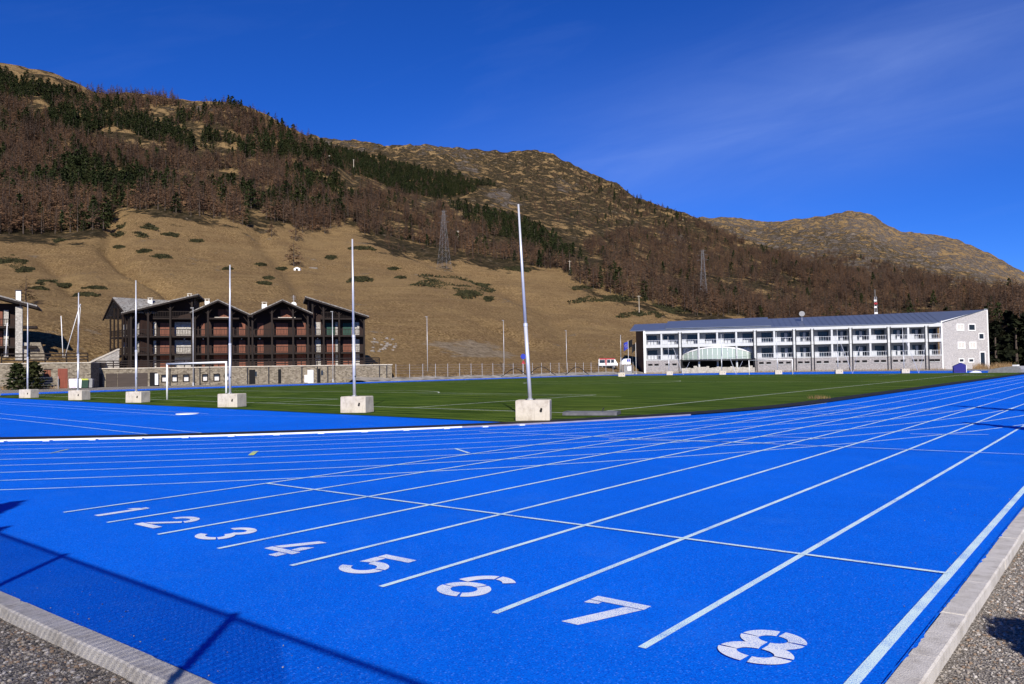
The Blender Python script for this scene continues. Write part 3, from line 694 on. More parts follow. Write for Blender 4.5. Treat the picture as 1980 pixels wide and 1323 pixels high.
def net_pole(x, y, label, group, h=7.5, rz=0.0, lean=(0,0), stays=()):
    t = thing('net_pole', label, 'net pole', (x, y, .012), rz, group)
    b = blockmesh(int(abs(x*37)+abs(y*11))).build('concrete_block', MAT['concrete'], t)
    hm = MB(); hm.tube((.27,-.418,.34), (.27,-.40,.34), .045, n=10); hm.tube((.285,-.419,.40), (.285,-.40,.40), .04, n=10)
    hm.build('lifting_hole', MAT['black'], b)
    px, py = -.12, 0.0
    MB().tube((px,py,.66), (px+lean[0]*.4,py+lean[1]*.4,.66+2.6), .068, .064, 14).build('pole', MAT['steel'], t, True)
    MB().tube((px+lean[0]*.4,py+lean[1]*.4,3.26), (px+lean[0],py+lean[1],h), .055, .032, 12).build('pole_top', MAT['steel'], t, True)
    MB().tube((px,py,.695), (px,py,.73), .11, n=12).build('collar', MAT['steel'], t)
    for bx_, by_ in ((-.13,-.13),(.13,-.13),(.13,.13),(-.13,.13)): MB().tube((px+bx_,py+by_,.69), (px+bx_,py+by_,.745), .018, n=6).build('bolt', MAT['darksteel'], t)
    MB().box(px-.18,px+.18,py-.18,py+.18,.688,.700).build('base_plate', MAT['steel'], t)
    MB().tube((px+lean[0]*.4,py+lean[1]*.4,3.20), (px+lean[0]*.4,py+lean[1]*.4,3.30), .075, n=12).build('joint_sleeve', MAT['steel'], t)
    MB().tube((px+.05,py-.07,1.55), (px+.12,py-.07,1.55), .02, n=6).build('hook', MAT['darksteel'], t)
    return t
NP = [(-14.83,17.0),(-24.72,17.7),(-35.58,18.6),(-48.0,19.8),(-58.2,20.6),(-69.1,21.3),(-79.9,22.2)]
ncol = ['tall leaning steel net pole in the nearest concrete block, beside the turf corner', 'steel net pole in a concrete block, second from the turf corner', 'steel net pole in a concrete block just right of the near goal', 'steel net pole in a concrete block just left of the near goal', 'steel net pole in a concrete block before the bins by the stone wall', 'steel net pole in a concrete block before the dark bushes', 'steel net pole in a concrete block cut by the left picture edge']
for i, (x, y) in enumerate(NP):
    net_pole(x, y, ncol[i], 'near row of net poles', 7.4 if i < 3 else 7.7, .42 if i else .55, (-.30,.05) if i == 0 else (.03*(-1)**i, 0))
FPOLE = [(1201,'far net pole beside the flags and white minibus'),(1295,'far net pole before the left bays of the long building'),(1397,'far net pole before the bowed glass pavilion'),(1505,'far net pole inside the far goal frame'),(1622,'far net pole right of the far goal'),(1750,'far net pole before the last bays of the long building')]
for i, (px, lb) in enumerate(FPOLE):
    r = ray(px, hor(px)+18); y = 129.4; tt = (y-CAM[1])/r[1]; x = CAM[0]+tt*r[0]
    if i == 0: x, y = flat_at(px, 136)
    net_pole(float(x), float(y), lb, 'far row of net poles', 7.2, .5, (.05*(-1)**i, 0))
    if i in (1, 2, 4, 5):
        st = thing('stay_pole', 'slanting thin stay beside the '+lb, 'stay pole', (float(x), float(y)+2.2, .012), .5, 'slanting stays of the far net poles')
        MB().tube((1.5,0,0), (-.2,0,5.0), .035, n=6).build('strut', MAT['steel'], st); MB().tube((1.55,0,.01), (2.7,0,4.4 if i > 2 else 2.4), .022, n=6).build('brace', MAT['steel'], st)

# aluminium frame lying on the turf, weed tuft, far mats
MAT['grating'] = simple('dull_grating', (.17,.17,.18), (.09,.09,.1), 5, .5, metal=.3)
t = thing('folded_frame', 'flat grey metal frame with slats lying on the turf corner', 'metal frame', (-14.6,20.25,.03), R(22))
for i in range(9): MB().box(-.95,.95,-.42+i*.1,-.375+i*.1,.07,.10).build('slat', MAT['grating'], t)
for y in (-.47,.47): MB().box(-1.0,1.0,y-.03,y+.03,.0,.11).build('side_rail', MAT['grating'], t)
for x in (-.97,.97): MB().box(x-.03,x+.03,-.44,.44,.0,.125).build('end_rail', MAT['grating'], t)
MB().tube((.35,.2,.14), (.42,.2,.24), .02).build('knob', MAT['darksteel'], t)
def tuft(x, y, z, h, n, label, group=None, mat='drygrass', spread=.3):
    s = MB()
    for i in range(n):
        a = random.uniform(0,6.28); r = random.uniform(0,spread); bx, by = r*math.cos(a), r*math.sin(a); hh = h*random.uniform(.5,1.1); l = random.uniform(.1,.5)*hh; w = .012*h/.4
        tx, ty = bx+l*math.cos(a), by+l*math.sin(a)
        s.tri((bx-w,by,0),(bx+w,by,0),(tx,ty,hh)); s.tri((bx,by-w,0),(bx,by+w,0),(tx,ty,hh))
    o = s.build('weed_tuft', MAT[mat]); o.location = (x, y, z); return tag(o, label, 'weeds', group)
tuft(-11.3,36.0,.02,.22,90,'pale dry weed tuft on the turf edge by the black channel', None, 'drygrass', .55)
t = thing('covered_mat', 'bright blue covered mat standing upright by the far turf corner', 'covered mat', (-20.2,131.5,0), R(20))
MB().prism([(-.8,0),(.8,0),(.84,1.2),(.15,1.5),(-.84,1.0)], -.45, .45).build('cover', MAT['vblue'], t); MB().box(.85,.92,-.4,.4,.05,1.15).build('side_flap', MAT['white'], t)
t = thing('landing_mat', 'low grey landing mat lying beyond the far turf corner', 'landing mat', (-13.6,127.3,0), R(-15))
MB().prism([(-2.1,0),(2.1,0),(2.2,.5),(1.9,.95),(.2,.85),(-1.3,.6),(-2.1,.2)], -.9, .9).build('cushion', MAT['grey'], t); MB().box(.9,1.5,-.4,.4,.92,1.12).build('strap_pad', MAT['white'], t)
t = thing('white_sheet', 'small crumpled white sheet on the far turf by the blue mat', 'sheet', (-18.0,130.8,.02), .3)
MB().prism([(-.8,0),(.8,0),(.6,.14),(0,.26),(-.5,.12)], -.4, .4).build('fold', MAT['white'], t)
stripe((-15.5,103.2), (-12.4,105.4), .35, .03, MAT['white'], 'white_board_line')
wb = thing('take_off_board', 'pale round take-off disc lying on the blue infield', 'disc', (-31.6,13.92,.004)); MB().tube((0,0,0),(0,0,.03),.48,n=24).build('disc', MAT['white'], wb)

# ------------------------------------------------------------------ long white building beyond the far bend
def seg_x(A, B, px):                    # distance along A->B where sight line px crosses it
    k = (px-PW/2)/FPX; f = np.array([-math.sin(YAW), math.cos(YAW)]); r = np.array([math.cos(YAW), math.sin(YAW)])
    d = f+r*k; e = (B-A)/np.linalg.norm(B-A); w = A-CAM[:2]
    Mx = np.array([[e[0], -d[0]], [e[1], -d[1]]]); return float(np.linalg.solve(Mx, -w)[0])
A, B = flat_at(1247,193), flat_at(1821,177); LB = float(np.linalg.norm(B-A)); ang = math.atan2(*(B-A)[::-1])
bld = thing('hostel_building', 'long two-storey white building with balconies, stone base and blue-grey metal roof', 'building', (A[0],A[1],-.08), ang)
def toloc(P):
    d = P-A; c, s = math.cos(ang), math.sin(ang); return np.array([d[0]*c+d[1]*s, -d[0]*s+d[1]*c])
edges = [0.0]+[seg_x(A,B,p) for p in (1279,1315,1351,1387,1424,1460,1497.5,1536,1571,1609,1645,1683,1719,1757,1792)]+[LB]
DPT = 3.1
c0, c1 = edges[2], edges[6]
MB().box(0,c0,0,10,0,3.15).build('base_wall', MAT['ashlar'], bld); MB().box(c1,LB,0,10,0,3.15).build('base_wall', MAT['ashlar'], bld)
MB().box(c0,c1,3.2,10,0,3.15).build('recessed_base', MAT['black'], bld)
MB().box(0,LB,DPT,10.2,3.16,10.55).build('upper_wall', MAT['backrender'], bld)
for (a, b) in ((0,c0),(c1,LB)): MB().box(a,b,-.06,DPT,3.155,3.32).build('floor_slab', MAT['render'], bld)
MB().box(-.1,LB+.02,-.1,DPT,6.25,6.95).build('floor_slab', MAT['render'], bld)
MB().box(-.1,LB+.02,-.15,DPT,9.65,10.5).build('fascia', MAT['render'], bld)
for i, x in enumerate(edges):
    if i == len(edges)-1: continue
    w = .2 if i else .3
    s = MB(); z0 = 3.33 if not (2 < i < 6) else 3.4
    if 2 < i < 6: s.tube((x,.15,.0), (x,.15,6.24), .24, n=14); s.box(x-w,x+w,-.02,DPT,6.96,9.64)
    else: s.box(x-w,x+w,-.02,DPT,z0,6.24); s.box(x-w,x+w,-.02,DPT,6.96,9.64)
    s.build('balcony_divider', MAT['render'], bld)
    if i in (2,6,8,9,11,13,15):
        for dx in (-.34,.34): MB().tube((x+dx,-.22,0), (x+dx,-.22,9.9), .085, n=8).build('downpipe', MAT['darksteel'], bld)
for i in range(len(edges)-1):
    x0, x1 = edges[i]+.22, edges[i+1]-.22; w = x1-x0
    for fl, z in ((0,3.33),(1,6.96)):
        if fl == 0 and 2 <= i < 6: continue
        last = i == len(edges)-2
        u0 = x0+w*(.05 if i < 2 else .36); u1 = x0+w*(.70 if i < 2 else .96)
        d = MB(); d.box(u0,u1,DPT-.06,DPT-.005,z+.02,z+2.35); d = d.build('balcony_door', MAT['darksteel'] if not last else MAT['navy'], bld)
        np_ = 3
        for k in range(np_):
            a = u0+.06+(u1-u0-.06)*k/np_; b = u0+(u1-u0-.06)*(k+1)/np_
            MB().box(a,b,DPT-.075,DPT-.055,z+.1,z+2.28).build('pane', MAT['glass'], d)
            if i < 6 or (k == 1 and i % 3): MB().box(a+.03,b-.03,DPT-.09,DPT-.078,z+.1,z+(1.25 if i < 6 else 2.2)).build('curtain', MAT['curtain'], d)  # left bays: curtain only over the sunlit half, dark glass above imitates shade
        rl = MB(); rl.box(x0,x1,.0,.06,z+1.0,z+1.06); rl.box(x0,x1,.01,.05,z+.12,z+.16)
        for k in range(8): xx = x0+.03+(w-.06)*k/7; rl.box(xx-.02,xx+.02,.012,.048,z,z+1.0)
        rl.build('balcony_railing', MAT['steel'], bld)
        if i >= 1: MB().box(x0,x0+w*.32,.10,.18,z,z+1.15).build('parapet', MAT['render'], bld)
    if not (2 <= i < 6):
        for f in (.28,.70):
            xc = x0+w*f
            o = MB().box(xc-.62,xc+.62,-.03,.05,1.80,2.46).build('basement_window', MAT['ashlar'], bld)
            MB().box(xc-.52,xc+.52,-.055,-.032,1.88,2.38).build('pane', MAT['black'], o); MB().box(xc-.62,xc+.62,-.10,-.04,1.72,1.80).build('sill', MAT['render'], o)
# bowed glass pavilion on a terrace in the middle bays
pc, hw = (c0+c1)/2, (c1-c0)/2-.6
def bow(t, k=1.0): return (pc+hw*t, 2.9-3.6*k*(1-t*t))
n = 14; T_ = np.linspace(-1,1,n+1)
pv = MB(); ps = [bow(t,1.25) for t in T_]; ps = [(pc-hw-.3,3.3)]+[(x,y-.8) for x, y in ps]+[(pc+hw+.3,3.3)]
pv.slab(ps, 2.85, 3.2); pv.build('terrace_slab', MAT['darksteel'], bld)
pr = MB()
for a, b in zip(T_[:-1], T_[1:]):
    p, q = bow(a,1.25), bow(b,1.25)
    for z in (3.3, 4.25): pr.tube((p[0],p[1]-.7,z), (q[0],q[1]-.7,z), .025, n=5)
    pr.tube((p[0],p[1]-.7,3.2), (p[0],p[1]-.7,4.27), .03, n=5)
pr.build('terrace_railing', MAT['steel'], bld)
gw = bld
for a, b in zip(T_[:-1], T_[1:]):
    p, q = bow(a), bow(b); ht = lambda t: 4.75+1.45*(1-abs(t)**2.2)
    s = MB(); s.quad((p[0],p[1],3.21), (q[0],q[1],3.21), (q[0],q[1],ht(b)-.25), (p[0],p[1],ht(a)-.25)); s.quad((p[0],p[1]+.04,3.21), (p[0],p[1]+.04,ht(a)-.25), (q[0],q[1]+.04,ht(b)-.25), (q[0],q[1]+.04,3.21))
    g_ = s.build('glass_panel', MAT['paleglass'], bld)
    MB().box(p[0]-.05,p[0]+.05,p[1]-.06,p[1]+.06,3.21,ht(a)-.2).build('mullion', MAT['white'], g_)
s = MB()
for a, b in zip(T_[:-1], T_[1:]):
    p, q = bow(a), bow(b); za, zb = ht(a), ht(b)
    s.quad((p[0],p[1]-.12,za-.27), (q[0],q[1]-.12,zb-.27), (q[0],q[1]-.12,zb), (p[0],p[1]-.12,za)); s.quad((p[0],p[1]-.12,za), (q[0],q[1]-.12,zb), (q[0],3.0,6.22), (p[0],3.0,6.22))
s.build('pavilion_roof', MAT['white'], bld)
s = MB(); xx = c0+.3
while xx < c1-.4:
    w = random.uniform(.5,1.3); s.box(xx,min(xx+w,c1-.3),-1.9-random.uniform(0,.25),-1.2,0,1.35+random.uniform(-.25,.35)); xx += w
s.build('rubble_wall', MAT['palestone'], bld)
# roof with standing seams and a raised middle bay
E_ = toloc(flat_at(1911,184.5)); K_ = toloc(flat_at(1230,206))
def roofz(x, y):
    yb = K_[1]+(E_[1]-K_[1])*(x-K_[0])/(E_[0]-K_[0]); zb = 12.75+.7*(x-K_[0])/(E_[0]-K_[0])
    f = (y+.7)/(yb+.7); return 10.56+(zb-10.56)*f, yb
def roofsheet(x0, x1, lift, name, parent, n=24, yf=-.35):
    s = MB()
    for i in range(n):
        a, b = x0+(x1-x0)*i/n, x0+(x1-x0)*(i+1)/n
        P = []
        for x in (a, b):
            xf = min(x, LB+.1); z0 = 10.56 if x <= LB+.1 else 10.56+(13.95-10.56)*(x-LB)/(E_[0]-LB)
            yfr = yf if x <= LB+.1 else E_[1]*(x-LB)/(E_[0]-LB)-.2
            zb, yb = roofz(x, 1e9)[0], roofz(x, 0)[1]; zb = 12.75+1.0*(x-K_[0])/(E_[0]-K_[0])
            P.append(((x,yfr,z0+lift), (x,yb,zb+lift)))
        s.quad(P[0][0], P[1][0], P[1][1], P[0][1])
        dn = lambda p: (p[0], p[1], p[2]-.16)
        s.quad(dn(P[0][0]), dn(P[1][0]), P[1][0], P[0][0]); s.quad(dn(P[0][1]), dn(P[1][1]), dn(P[1][0]), dn(P[0][0]))
        if i == 0: s.quad(dn(P[0][1]), dn(P[0][0]), P[0][0], P[0][1])
        if i == n-1: s.quad(dn(P[1][0]), dn(P[1][1]), P[1][1], P[1][0])
    return s.build(name, MAT['metalroof'], parent)
roof = roofsheet(K_[0]-.3, E_[0]+.1, 0, 'roof', bld, 40)
roofsheet(edges[1]+1, edges[7]-.6, .42, 'raised_roof_panel', roof, 12, .6)
sm_ = MB(); x = .6
while x < LB-.3:
    yb = roofz(x,0)[1]; zb = 12.75+1.0*(x-K_[0])/(E_[0]-K_[0]); sm_.tube((x,-.33,10.60), (x,yb,zb+.04), .03, n=4); x += 1.35
sm_.build('roof_seams', MAT['metalroof'], roof)
dz = toloc(flat_at(1552,190)); dsh = thing('satellite_dish', 'round grey satellite dish on the long metal roof', 'dish', (*flat_at(1552,190),12.6), ang)
MB().tube((0,0,-.9),(0,0,.9),.05).build('mast', MAT['steel'], dsh); MB().tube((0,-.2,1.1),(.0,-.32,1.12),.62,.66,18).build('reflector', MAT['grey'], dsh)
# side wall at the left end and splayed stone end wall at the right
sw = MB(); kx, ky = K_
sw.v += [(-.12,.05,0),(kx,ky,0),(kx,ky,12.6),(-.12,.05,10.5),(.3,.05,0),(kx+.5,ky,0),(kx+.5,ky,12.6),(.3,.05,10.5)]
sw.f += [(0,3,2,1),(4,5,6,7),(0,4,7,3),(1,2,6,5)]; sw.m += [0]*4
sw.build('side_wall', MAT['navy'], bld)
MB().box(-.32,.12,-.28,-.02,0,10.6).build('corner_trim', MAT['white'], bld)
EL = float(np.linalg.norm(E_-np.array([LB,0]))); ea = math.atan2(E_[1],E_[0]-LB)
ew = MB().prism([(0,0),(EL,0),(EL,13.75),(0,10.75)], 0, .5).build('end_wall', MAT['endstone'], bld); ew.location = (LB,0,0); ew.rotation_euler = (0,0,ea)
def part(o, name, mat, parent):
    c = o.build(name, mat, parent); return c
part(MB().prism([(-.1,0),(.28,0),(.28,10.95),(-.1,10.85)], -.06, .0-.004), 'corner_trim', MAT['white'], ew)
part(MB().prism([(EL-.2,0),(EL+.12,0),(EL+.12,13.95),(EL-.2,13.9)], -.06, .62), 'corner_trim', MAT['white'], ew)
part(MB().prism([(.28,10.62),(EL-.2,13.58),(EL-.2,13.8),(.28,10.85)], -.05, -.004), 'verge_trim', MAT['white'], ew)
for (a, b, ya, yb, kd) in ((1850,1864,626,640,0),(1872,1885.5,626,640,1),(1891,1902,644,657,1),(1851,1865,661,675,0),(1873,1886,661,675,0),(1852,1862,693,701.5,1),(1870,1880.6,693,701.5,1),(1892,1903,680,708.5,2)):
    fx0, fx1 = [(p-1822)/(1910-1822)*EL for p in (a,b)]; dpt = 177+7.5*(a-1822)/88; z0, z1 = zat(a,yb,dpt)+.08, zat(a,ya,dpt)+.08
    if kd == 2: z0 = 0
    wn_ = MB(); fr = .22
    wn_.box(fx0,fx0+fr,-.09,-.003,z0,z1); wn_.box(fx1-fr,fx1,-.09,-.003,z0,z1); wn_.box(fx0+fr,fx1-fr,-.088,-.003,z1-fr,z1)
    if kd != 2: wn_.box(fx0+fr,fx1-fr,-.10,-.003,z0,z0+fr)
    wn_ = wn_.build('window' if kd < 2 else 'end_door', MAT['white'], ew)
    MB().box(fx0+fr,fx1-fr,-.02,-.004,z0+(fr if kd < 2 else 0),z1-fr).build('pane', MAT['glass'] if kd else MAT['lace'], ew)
    if kd == 0:
        MB().box((fx0+fx1)/2-.03,(fx0+fx1)/2+.03,-.05,-.021,z0+fr,z1-fr).build('glazing_bar', MAT['white'], ew)

# ------------------------------------------------------------------ stone walls and garages below the chalets
A2, B2 = flat_at(178,119), flat_at(757,131.5); LW2 = float(np.linalg.norm(B2-A2)); an2 = math.atan2(*(B2-A2)[::-1])
gw = thing('garage_wall', 'long rubble stone retaining wall with brown garage doors and curtained windows', 'wall', (A2[0],A2[1],-.08), an2)
X2 = lambda p: seg_x(A2, B2, p)
MB().box(0,LW2,0,7.5,0,2.72).build('wall', MAT['masonry'], gw); MB().box(-.1,LW2+.1,-.15,7.6,2.722,2.86).build('coping', MAT['concrete'], gw)
for a, b in ((187,198),(204,226),(227,262),(264,285)):
    o = MB().box(X2(a),X2(b),-.05,-.003,0,2.05).build('garage_door', MAT['brown'], gw)
    for k in range(5): MB().box(X2(a)+.04,X2(b)-.04,-.075,-.052,.06+k*.4,.40+k*.4).build('panel', MAT['brown'], o)
MB().box(X2(289),X2(303),-.02,-.004,0,2.1).build('doorway', MAT['black'], gw); MB().box(X2(300),X2(306),-.5,-.03,.2,1.9).build('open_door', MAT['white'], gw)
for a, b in ((311,324),(331,343.5),(353,366),(390,402),(412,425),(434,443)):
    x0, x1 = X2(a), X2(b); o = MB()
    o.box(x0,x0+.16,-.08,-.003,.55,1.75); o.box(x1-.16,x1,-.08,-.003,.55,1.75); o.box(x0+.16,x1-.16,-.079,-.003,1.6,1.75); o.box(x0+.16,x1-.16,-.10,-.003,.55,.68)
    o = o.build('window', MAT['wood'], gw); MB().box(x0+.16,x1-.16,-.02,-.004,.68,1.6).build('pane', MAT['lace'], o)
    MB().box(x0+.16,x1-.16,-.026,-.0205,1.28,1.6).build('shade', MAT['glass'], o)
for p in (328,375,386,478,519,583,613,633,686,733,747): MB().tube((X2(p),-.1,0),(X2(p),-.1,2.7),.09,n=8).build('drainpipe', MAT['darksteel'], gw)
for a, b in ((481,493),(537,543),(613,619)): MB().box(X2(a),X2(b),-.02,-.004,0,2.3).build('doorway', MAT['black'], gw)
for a, b in ((493,496),(620,624)): MB().box(X2(a),X2(b),-.03,-.004,1.2,2.0).build('window', MAT['glass'], gw)
MB().box(X2(594),X2(605),-.5,-.0,.0,2.1).build('meter_cabinet', MAT['white'], gw); MB().box(X2(588),X2(594)-.03,-.35,-.0,.1,1.3).build('meter_cabinet', MAT['white'], gw)
def rail_fence(Q0, Q1, z, label, rows=3, h=1.0):
    d = Q1-Q0; L = float(np.linalg.norm(d)); t = thing('rail_fence', label, 'fence', (Q0[0],Q0[1],z), math.atan2(d[1],d[0]), 'timber rail fences on the stone walls')
    for k in range(rows): MB().box(0,L,-.05,.05,.28+k*(h-.3)/(rows-1),.28+k*(h-.3)/(rows-1)+.16).build('rail', MAT['wood'], t)
    n = max(2, int(L/2.4))
    for i in range(n+1): x = L*i/n; MB().box(x-.07,x+.07,.052,.17,0,h).build('post', MAT['wood'], t)
    return t
e2 = (B2-A2)/LW2; n2 = np.array([e2[1], -e2[0]])
rail_fence(A2+e2*.3-n2*.25, A2+e2*(LW2-2)-n2*.25, 2.78, 'dark timber rail fence on the garage wall before the chalets')
A3, B3 = flat_at(-60,111.5), flat_at(175,115); L3 = float(np.linalg.norm(B3-A3)); an3 = math.atan2(*(B3-A3)[::-1])
lw = thing('stone_wall', 'tall rubble stone wall with red-brown door and small shuttered window', 'wall', (A3[0],A3[1],-.08), an3)
X3 = lambda p: seg_x(A3, B3, p)
MB().box(0,L3,0,9,0,3.62).build('wall', MAT['masonry'], lw); MB().box(-.1,L3+.1,-.12,9.1,3.622,3.74).build('coping', MAT['concrete'], lw)
x0, x1 = X3(113), X3(129); o = MB().box(x0-.1,x1+.1,-.06,-.003,0,2.85).build('door', MAT['door'], lw)
for k in range(4): MB().box(x0+.05,x1-.05,-.085,-.062,.15+k*.65,.7+k*.65).build('panel', MAT['door'], o)
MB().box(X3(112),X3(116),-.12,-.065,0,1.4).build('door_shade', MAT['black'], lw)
x0, x1 = X3(85), X3(98); o = MB().box(x0,x1,-.05,-.003,1.75,2.75).build('window_shutter', MAT['shutter'], lw)
MB().box(x0-.08,x1+.08,-.07,-.052,2.68,2.82).build('lintel', MAT['wood'], o); MB().box((x0+x1)/2-.03,(x0+x1)/2+.03,-.07,-.052,1.8,2.66).build('batten', MAT['wood'], o)
e3 = (B3-A3)/L3; n3 = np.array([e3[1], -e3[0]])
rail_fence(A3+e3*3.9-n3*.3, B3-e3*.5-n3*.3, 3.66, 'dark timber rail fence on the tall stone wall at the left', 3, 1.25)
# sloping stone flank between the walls
P0, P1 = flat_at(176,121), flat_at(230,124); fl = thing('flank_wall', 'pale stone flank wall sloping up beside the first chalet', 'wall', (P0[0],P0[1],2.6), math.atan2(*(P1-P0)[::-1]))
lf = float(np.linalg.norm(P1-P0)); MB().prism([(0,0),(lf,0),(lf,3.1),(0,1.0)], 0, .8).build('wall', MAT['palestone'], fl)
MB().prism([(-.1,1.02),(lf+.05,3.12),(lf+.05,3.25),(-.1,1.15)], -.08, .88).build('coping', MAT['concrete'], fl)

# ------------------------------------------------------------------ chalets
A4, B4 = flat_at(252,126), flat_at(706,136.5); L4 = float(np.linalg.norm(B4-A4)); an4 = math.atan2(*(B4-A4)[::-1])
e4 = (B4-A4)/L4
ZT, ZF = 2.75, (5.05, 7.95, 10.85)
def railing(s, x0, x1, y, z, step=.24):
    s.box(x0,x1,y-.05,y+.05,z+.95,z+1.05); s.box(x0,x1,y-.035,y+.035,z+.12,z+.19)
    n = max(2, int((x1-x0)/step))
    for i in range(n): x = x0+(i+.5)*(x1-x0)/n; s.box(x-.03,x+.03,y-.025,y+.025,z+.19,z+.95)
    return s
def roofplane(pr, th, y0, y1):           # pr: profile points left->right (x,z) of the underside
    s = MB(); top = [(x, z+th) for x, z in pr]; return s.prism(list(pr)+top[::-1], y0, y1)
def shutter(parent, x0, x1, z0, z1, y, mat='shutter'):
    m = (x0+x1)/2; o = MB().box(x0-.07,x1+.07,y-.02,y-.001,z0-.05,z1+.08).build('window_frame', MAT['wood'], parent)
    for a, b in ((x0,m-.015),(m+.015,x1)): MB().box(a,b,y-.07,y-.022,z0,z1).build('shutter', MAT[mat], o)
def chalet(x0, x1, prof, label, posts, shut, stones, attic=None, chim=(), side=None, green=None, YD=2.0):
    P = A4+e4*x0; W = x1-x0
    t = thing('chalet', label, 'chalet', (P[0],P[1],0), an4, 'row of four joined timber chalets')
    pr = [(x-x0, z) for x, z in prof]
    def roof_z(x):
        return float(np.interp(x, [p[0] for p in pr], [p[1] for p in pr]))
    inner = [(0,ZT)]+[(W,ZT)]+[(W,roof_z(W)-.05)]+[(p[0],p[1]-.05) for p in pr[::-1] if 0 < p[0] < W]+[(0,roof_z(0)-.05)]
    MB().prism(inner, YD, 11).build('wall', MAT['woodwall'], t)
    rf = roofplane(pr, .16, -1.1, 12).build('roof', MAT['slate'], t)
    s = MB()
    for (a, b) in zip(pr[:-1], pr[1:]): s.prism([(a[0],a[1]-.28),(b[0],b[1]-.28),(b[0],b[1]-.004),(a[0],a[1]-.004)], -1.22, -1.02)
    s.build('barge_board', MAT['wood'], rf)
    s = MB()
    for k in range(5):
        yy = .4+k*2.4
        for (a, b) in zip(pr[:-1], pr[1:]): s.prism([(a[0],a[1]-.2),(b[0],b[1]-.2),(b[0],b[1]-.003),(a[0],a[1]-.003)], yy, yy+.16)
    s.build('rafters', MAT['wood'], rf)
    for z in ZF[:2]:
        MB().box(0,W,-.12,YD-.002,z-.3,z).build('balcony_floor', MAT['wood'], t)
        railing(MB(), .02, W-.02, -.05, z).build('balcony_railing', MAT['wood'], t)
    for x in posts:
        x -= x0; MB().box(x-.14,x+.14,-.33,-.125,ZT,roof_z(x)-.29).build('post', MAT['wood'], t)
        s = MB(); zt = roof_z(x)-.35
        for dx in (-.8,.8):
            if 0 <= x+dx <= W: s.tube((x,-.23,zt-1.1), (x+dx,-.23,min(zt,roof_z(x+dx)-.35)), .07, n=4)
        if s.v: s.build('brace', MAT['wood'], t)
    for (a, b) in shut:
        for z, h in ((ZT,2.0),(ZF[0],2.15),(ZF[1],2.15)):
            mt = 'green' if green and (a,b) in green and z == ZF[1] else 'shutter'
            shutter(t, a-x0, b-x0, z+.05, z+h, YD, mt)
    for (a, b) in stones:
        for z, h in ((ZT,2.0),(ZF[0],2.2),(ZF[1],2.3)):
            MB().box(a-x0,b-x0,YD-.06,YD-.001,z,z+h).build('stone_panel', MAT['palestone'], t)
    if attic:
        a, b, kind = attic; a -= x0; b -= x0
        MB().box(a,b,-.1,YD-.002,ZF[2]-.25,ZF[2]).build('attic_floor', MAT['wood'], t)
        if kind == 'rail': railing(MB(), a, b, -.04, ZF[2]).build('attic_railing', MAT['wood'], t)
        else:
            m = (a+b)/2; shutter(t, m-1.0, m+1.0, ZF[2]+.1, ZF[2]+1.55, YD)
            MB().box(m-1.4,m+1.4,-.06,.0,ZF[2]+.02,ZF[2]+.12).build('pale_ledge', MAT['concrete'], t)
    for (x, yy, h, w) in chim:
        x -= x0; z = roof_z(x)
        c = MB().box(x-w,x+w,yy-w,yy+w,z-.4,z+h).build('chimney', MAT['white'], rf)
        MB().box(x-w-.06,x+w+.06,yy-w-.06,yy+w+.06,z+h+.3,z+h+.4).box(x-w+.02,x-w+.18,yy-w,yy+w,z+h,z+h+.3).box(x+w-.18,x+w-.02,yy-w,yy+w,z+h,z+h+.3).build('chimney_cap', MAT['concrete'], rf)
    for dx in (1.4, W-1.5): MB().tube((dx,YD-.18,ZF[1]-.6),(dx,YD-.18,ZF[1]-.42),.09,n=8).build('lamp', MAT['white'], t)
    return t
U1, U2, U3, U4 = 0.0, 9.3, 18.2, 27.7
c1_ = chalet(U1, U2, [(-1.2,11.45),(10.2,14.55)], 'leftmost chalet of the row, roof rising right, stone-panelled balconies', [.1,2.6,5.9,9.15], [(4.1,5.7)], [(1.3,3.5),(6.3,8.9)], (3.3,9.0,'rail'), [(2.2,5,1.7,.35),(8.0,8,1.2,.35)])
chalet(U2, U3, [(8.9,11.55),(13.2,13.65),(18.6,11.05)], 'second chalet of the row from the left, with its own pointed gable', [9.6,11.6,15.2,17.9], [(12.3,14.4),(16.3,17.3),(10.4,10.9)], [], (11.6,16.4,'win'), [(11.0,6,1.5,.38)])
chalet(U3, U4, [(17.8,11.05),(23.3,13.75),(28.2,11.5)], 'third chalet of the row from the left, with its own pointed gable', [18.5,21.6,25.0,27.4], [(19.2,20.2),(22.2,24.2),(25.6,27.1)], [], (21.6,26.4,'win'), [(20.3,7,1.4,.42)])
chalet(U4, L4, [(27.0,14.3),(37.6,11.0)], 'rightmost chalet of the row, roof falling right, green shutters upstairs', [28.2,30.0,32.6,36.8], [(30.5,32.0),(33.4,34.8)], [(28.7,29.6),(32.1,32.5),(34.9,36.2)], (29.6,35.4,'rail'), [], None, [(30.5,32.0),(33.4,34.8)])
d4 = thing('satellite_dish', 'white satellite dish on a mast above the third chalet roof', 'dish', (*(A4+e4*25.2+np.array([-e4[1],e4[0]])*3),12.4), an4)
MB().tube((0,0,0),(0,0,2.6),.03).build('mast', MAT['steel'], d4); MB().tube((0,-.1,.95),(0,-.2,.97),.42,.45,16).build('reflector', MAT['white'], d4)
for k in range(3): MB().tube((-.35,0,1.9+k*.25),(.35,0,1.9+k*.25),.015,n=4).build('antenna_bar', MAT['steel'], d4)
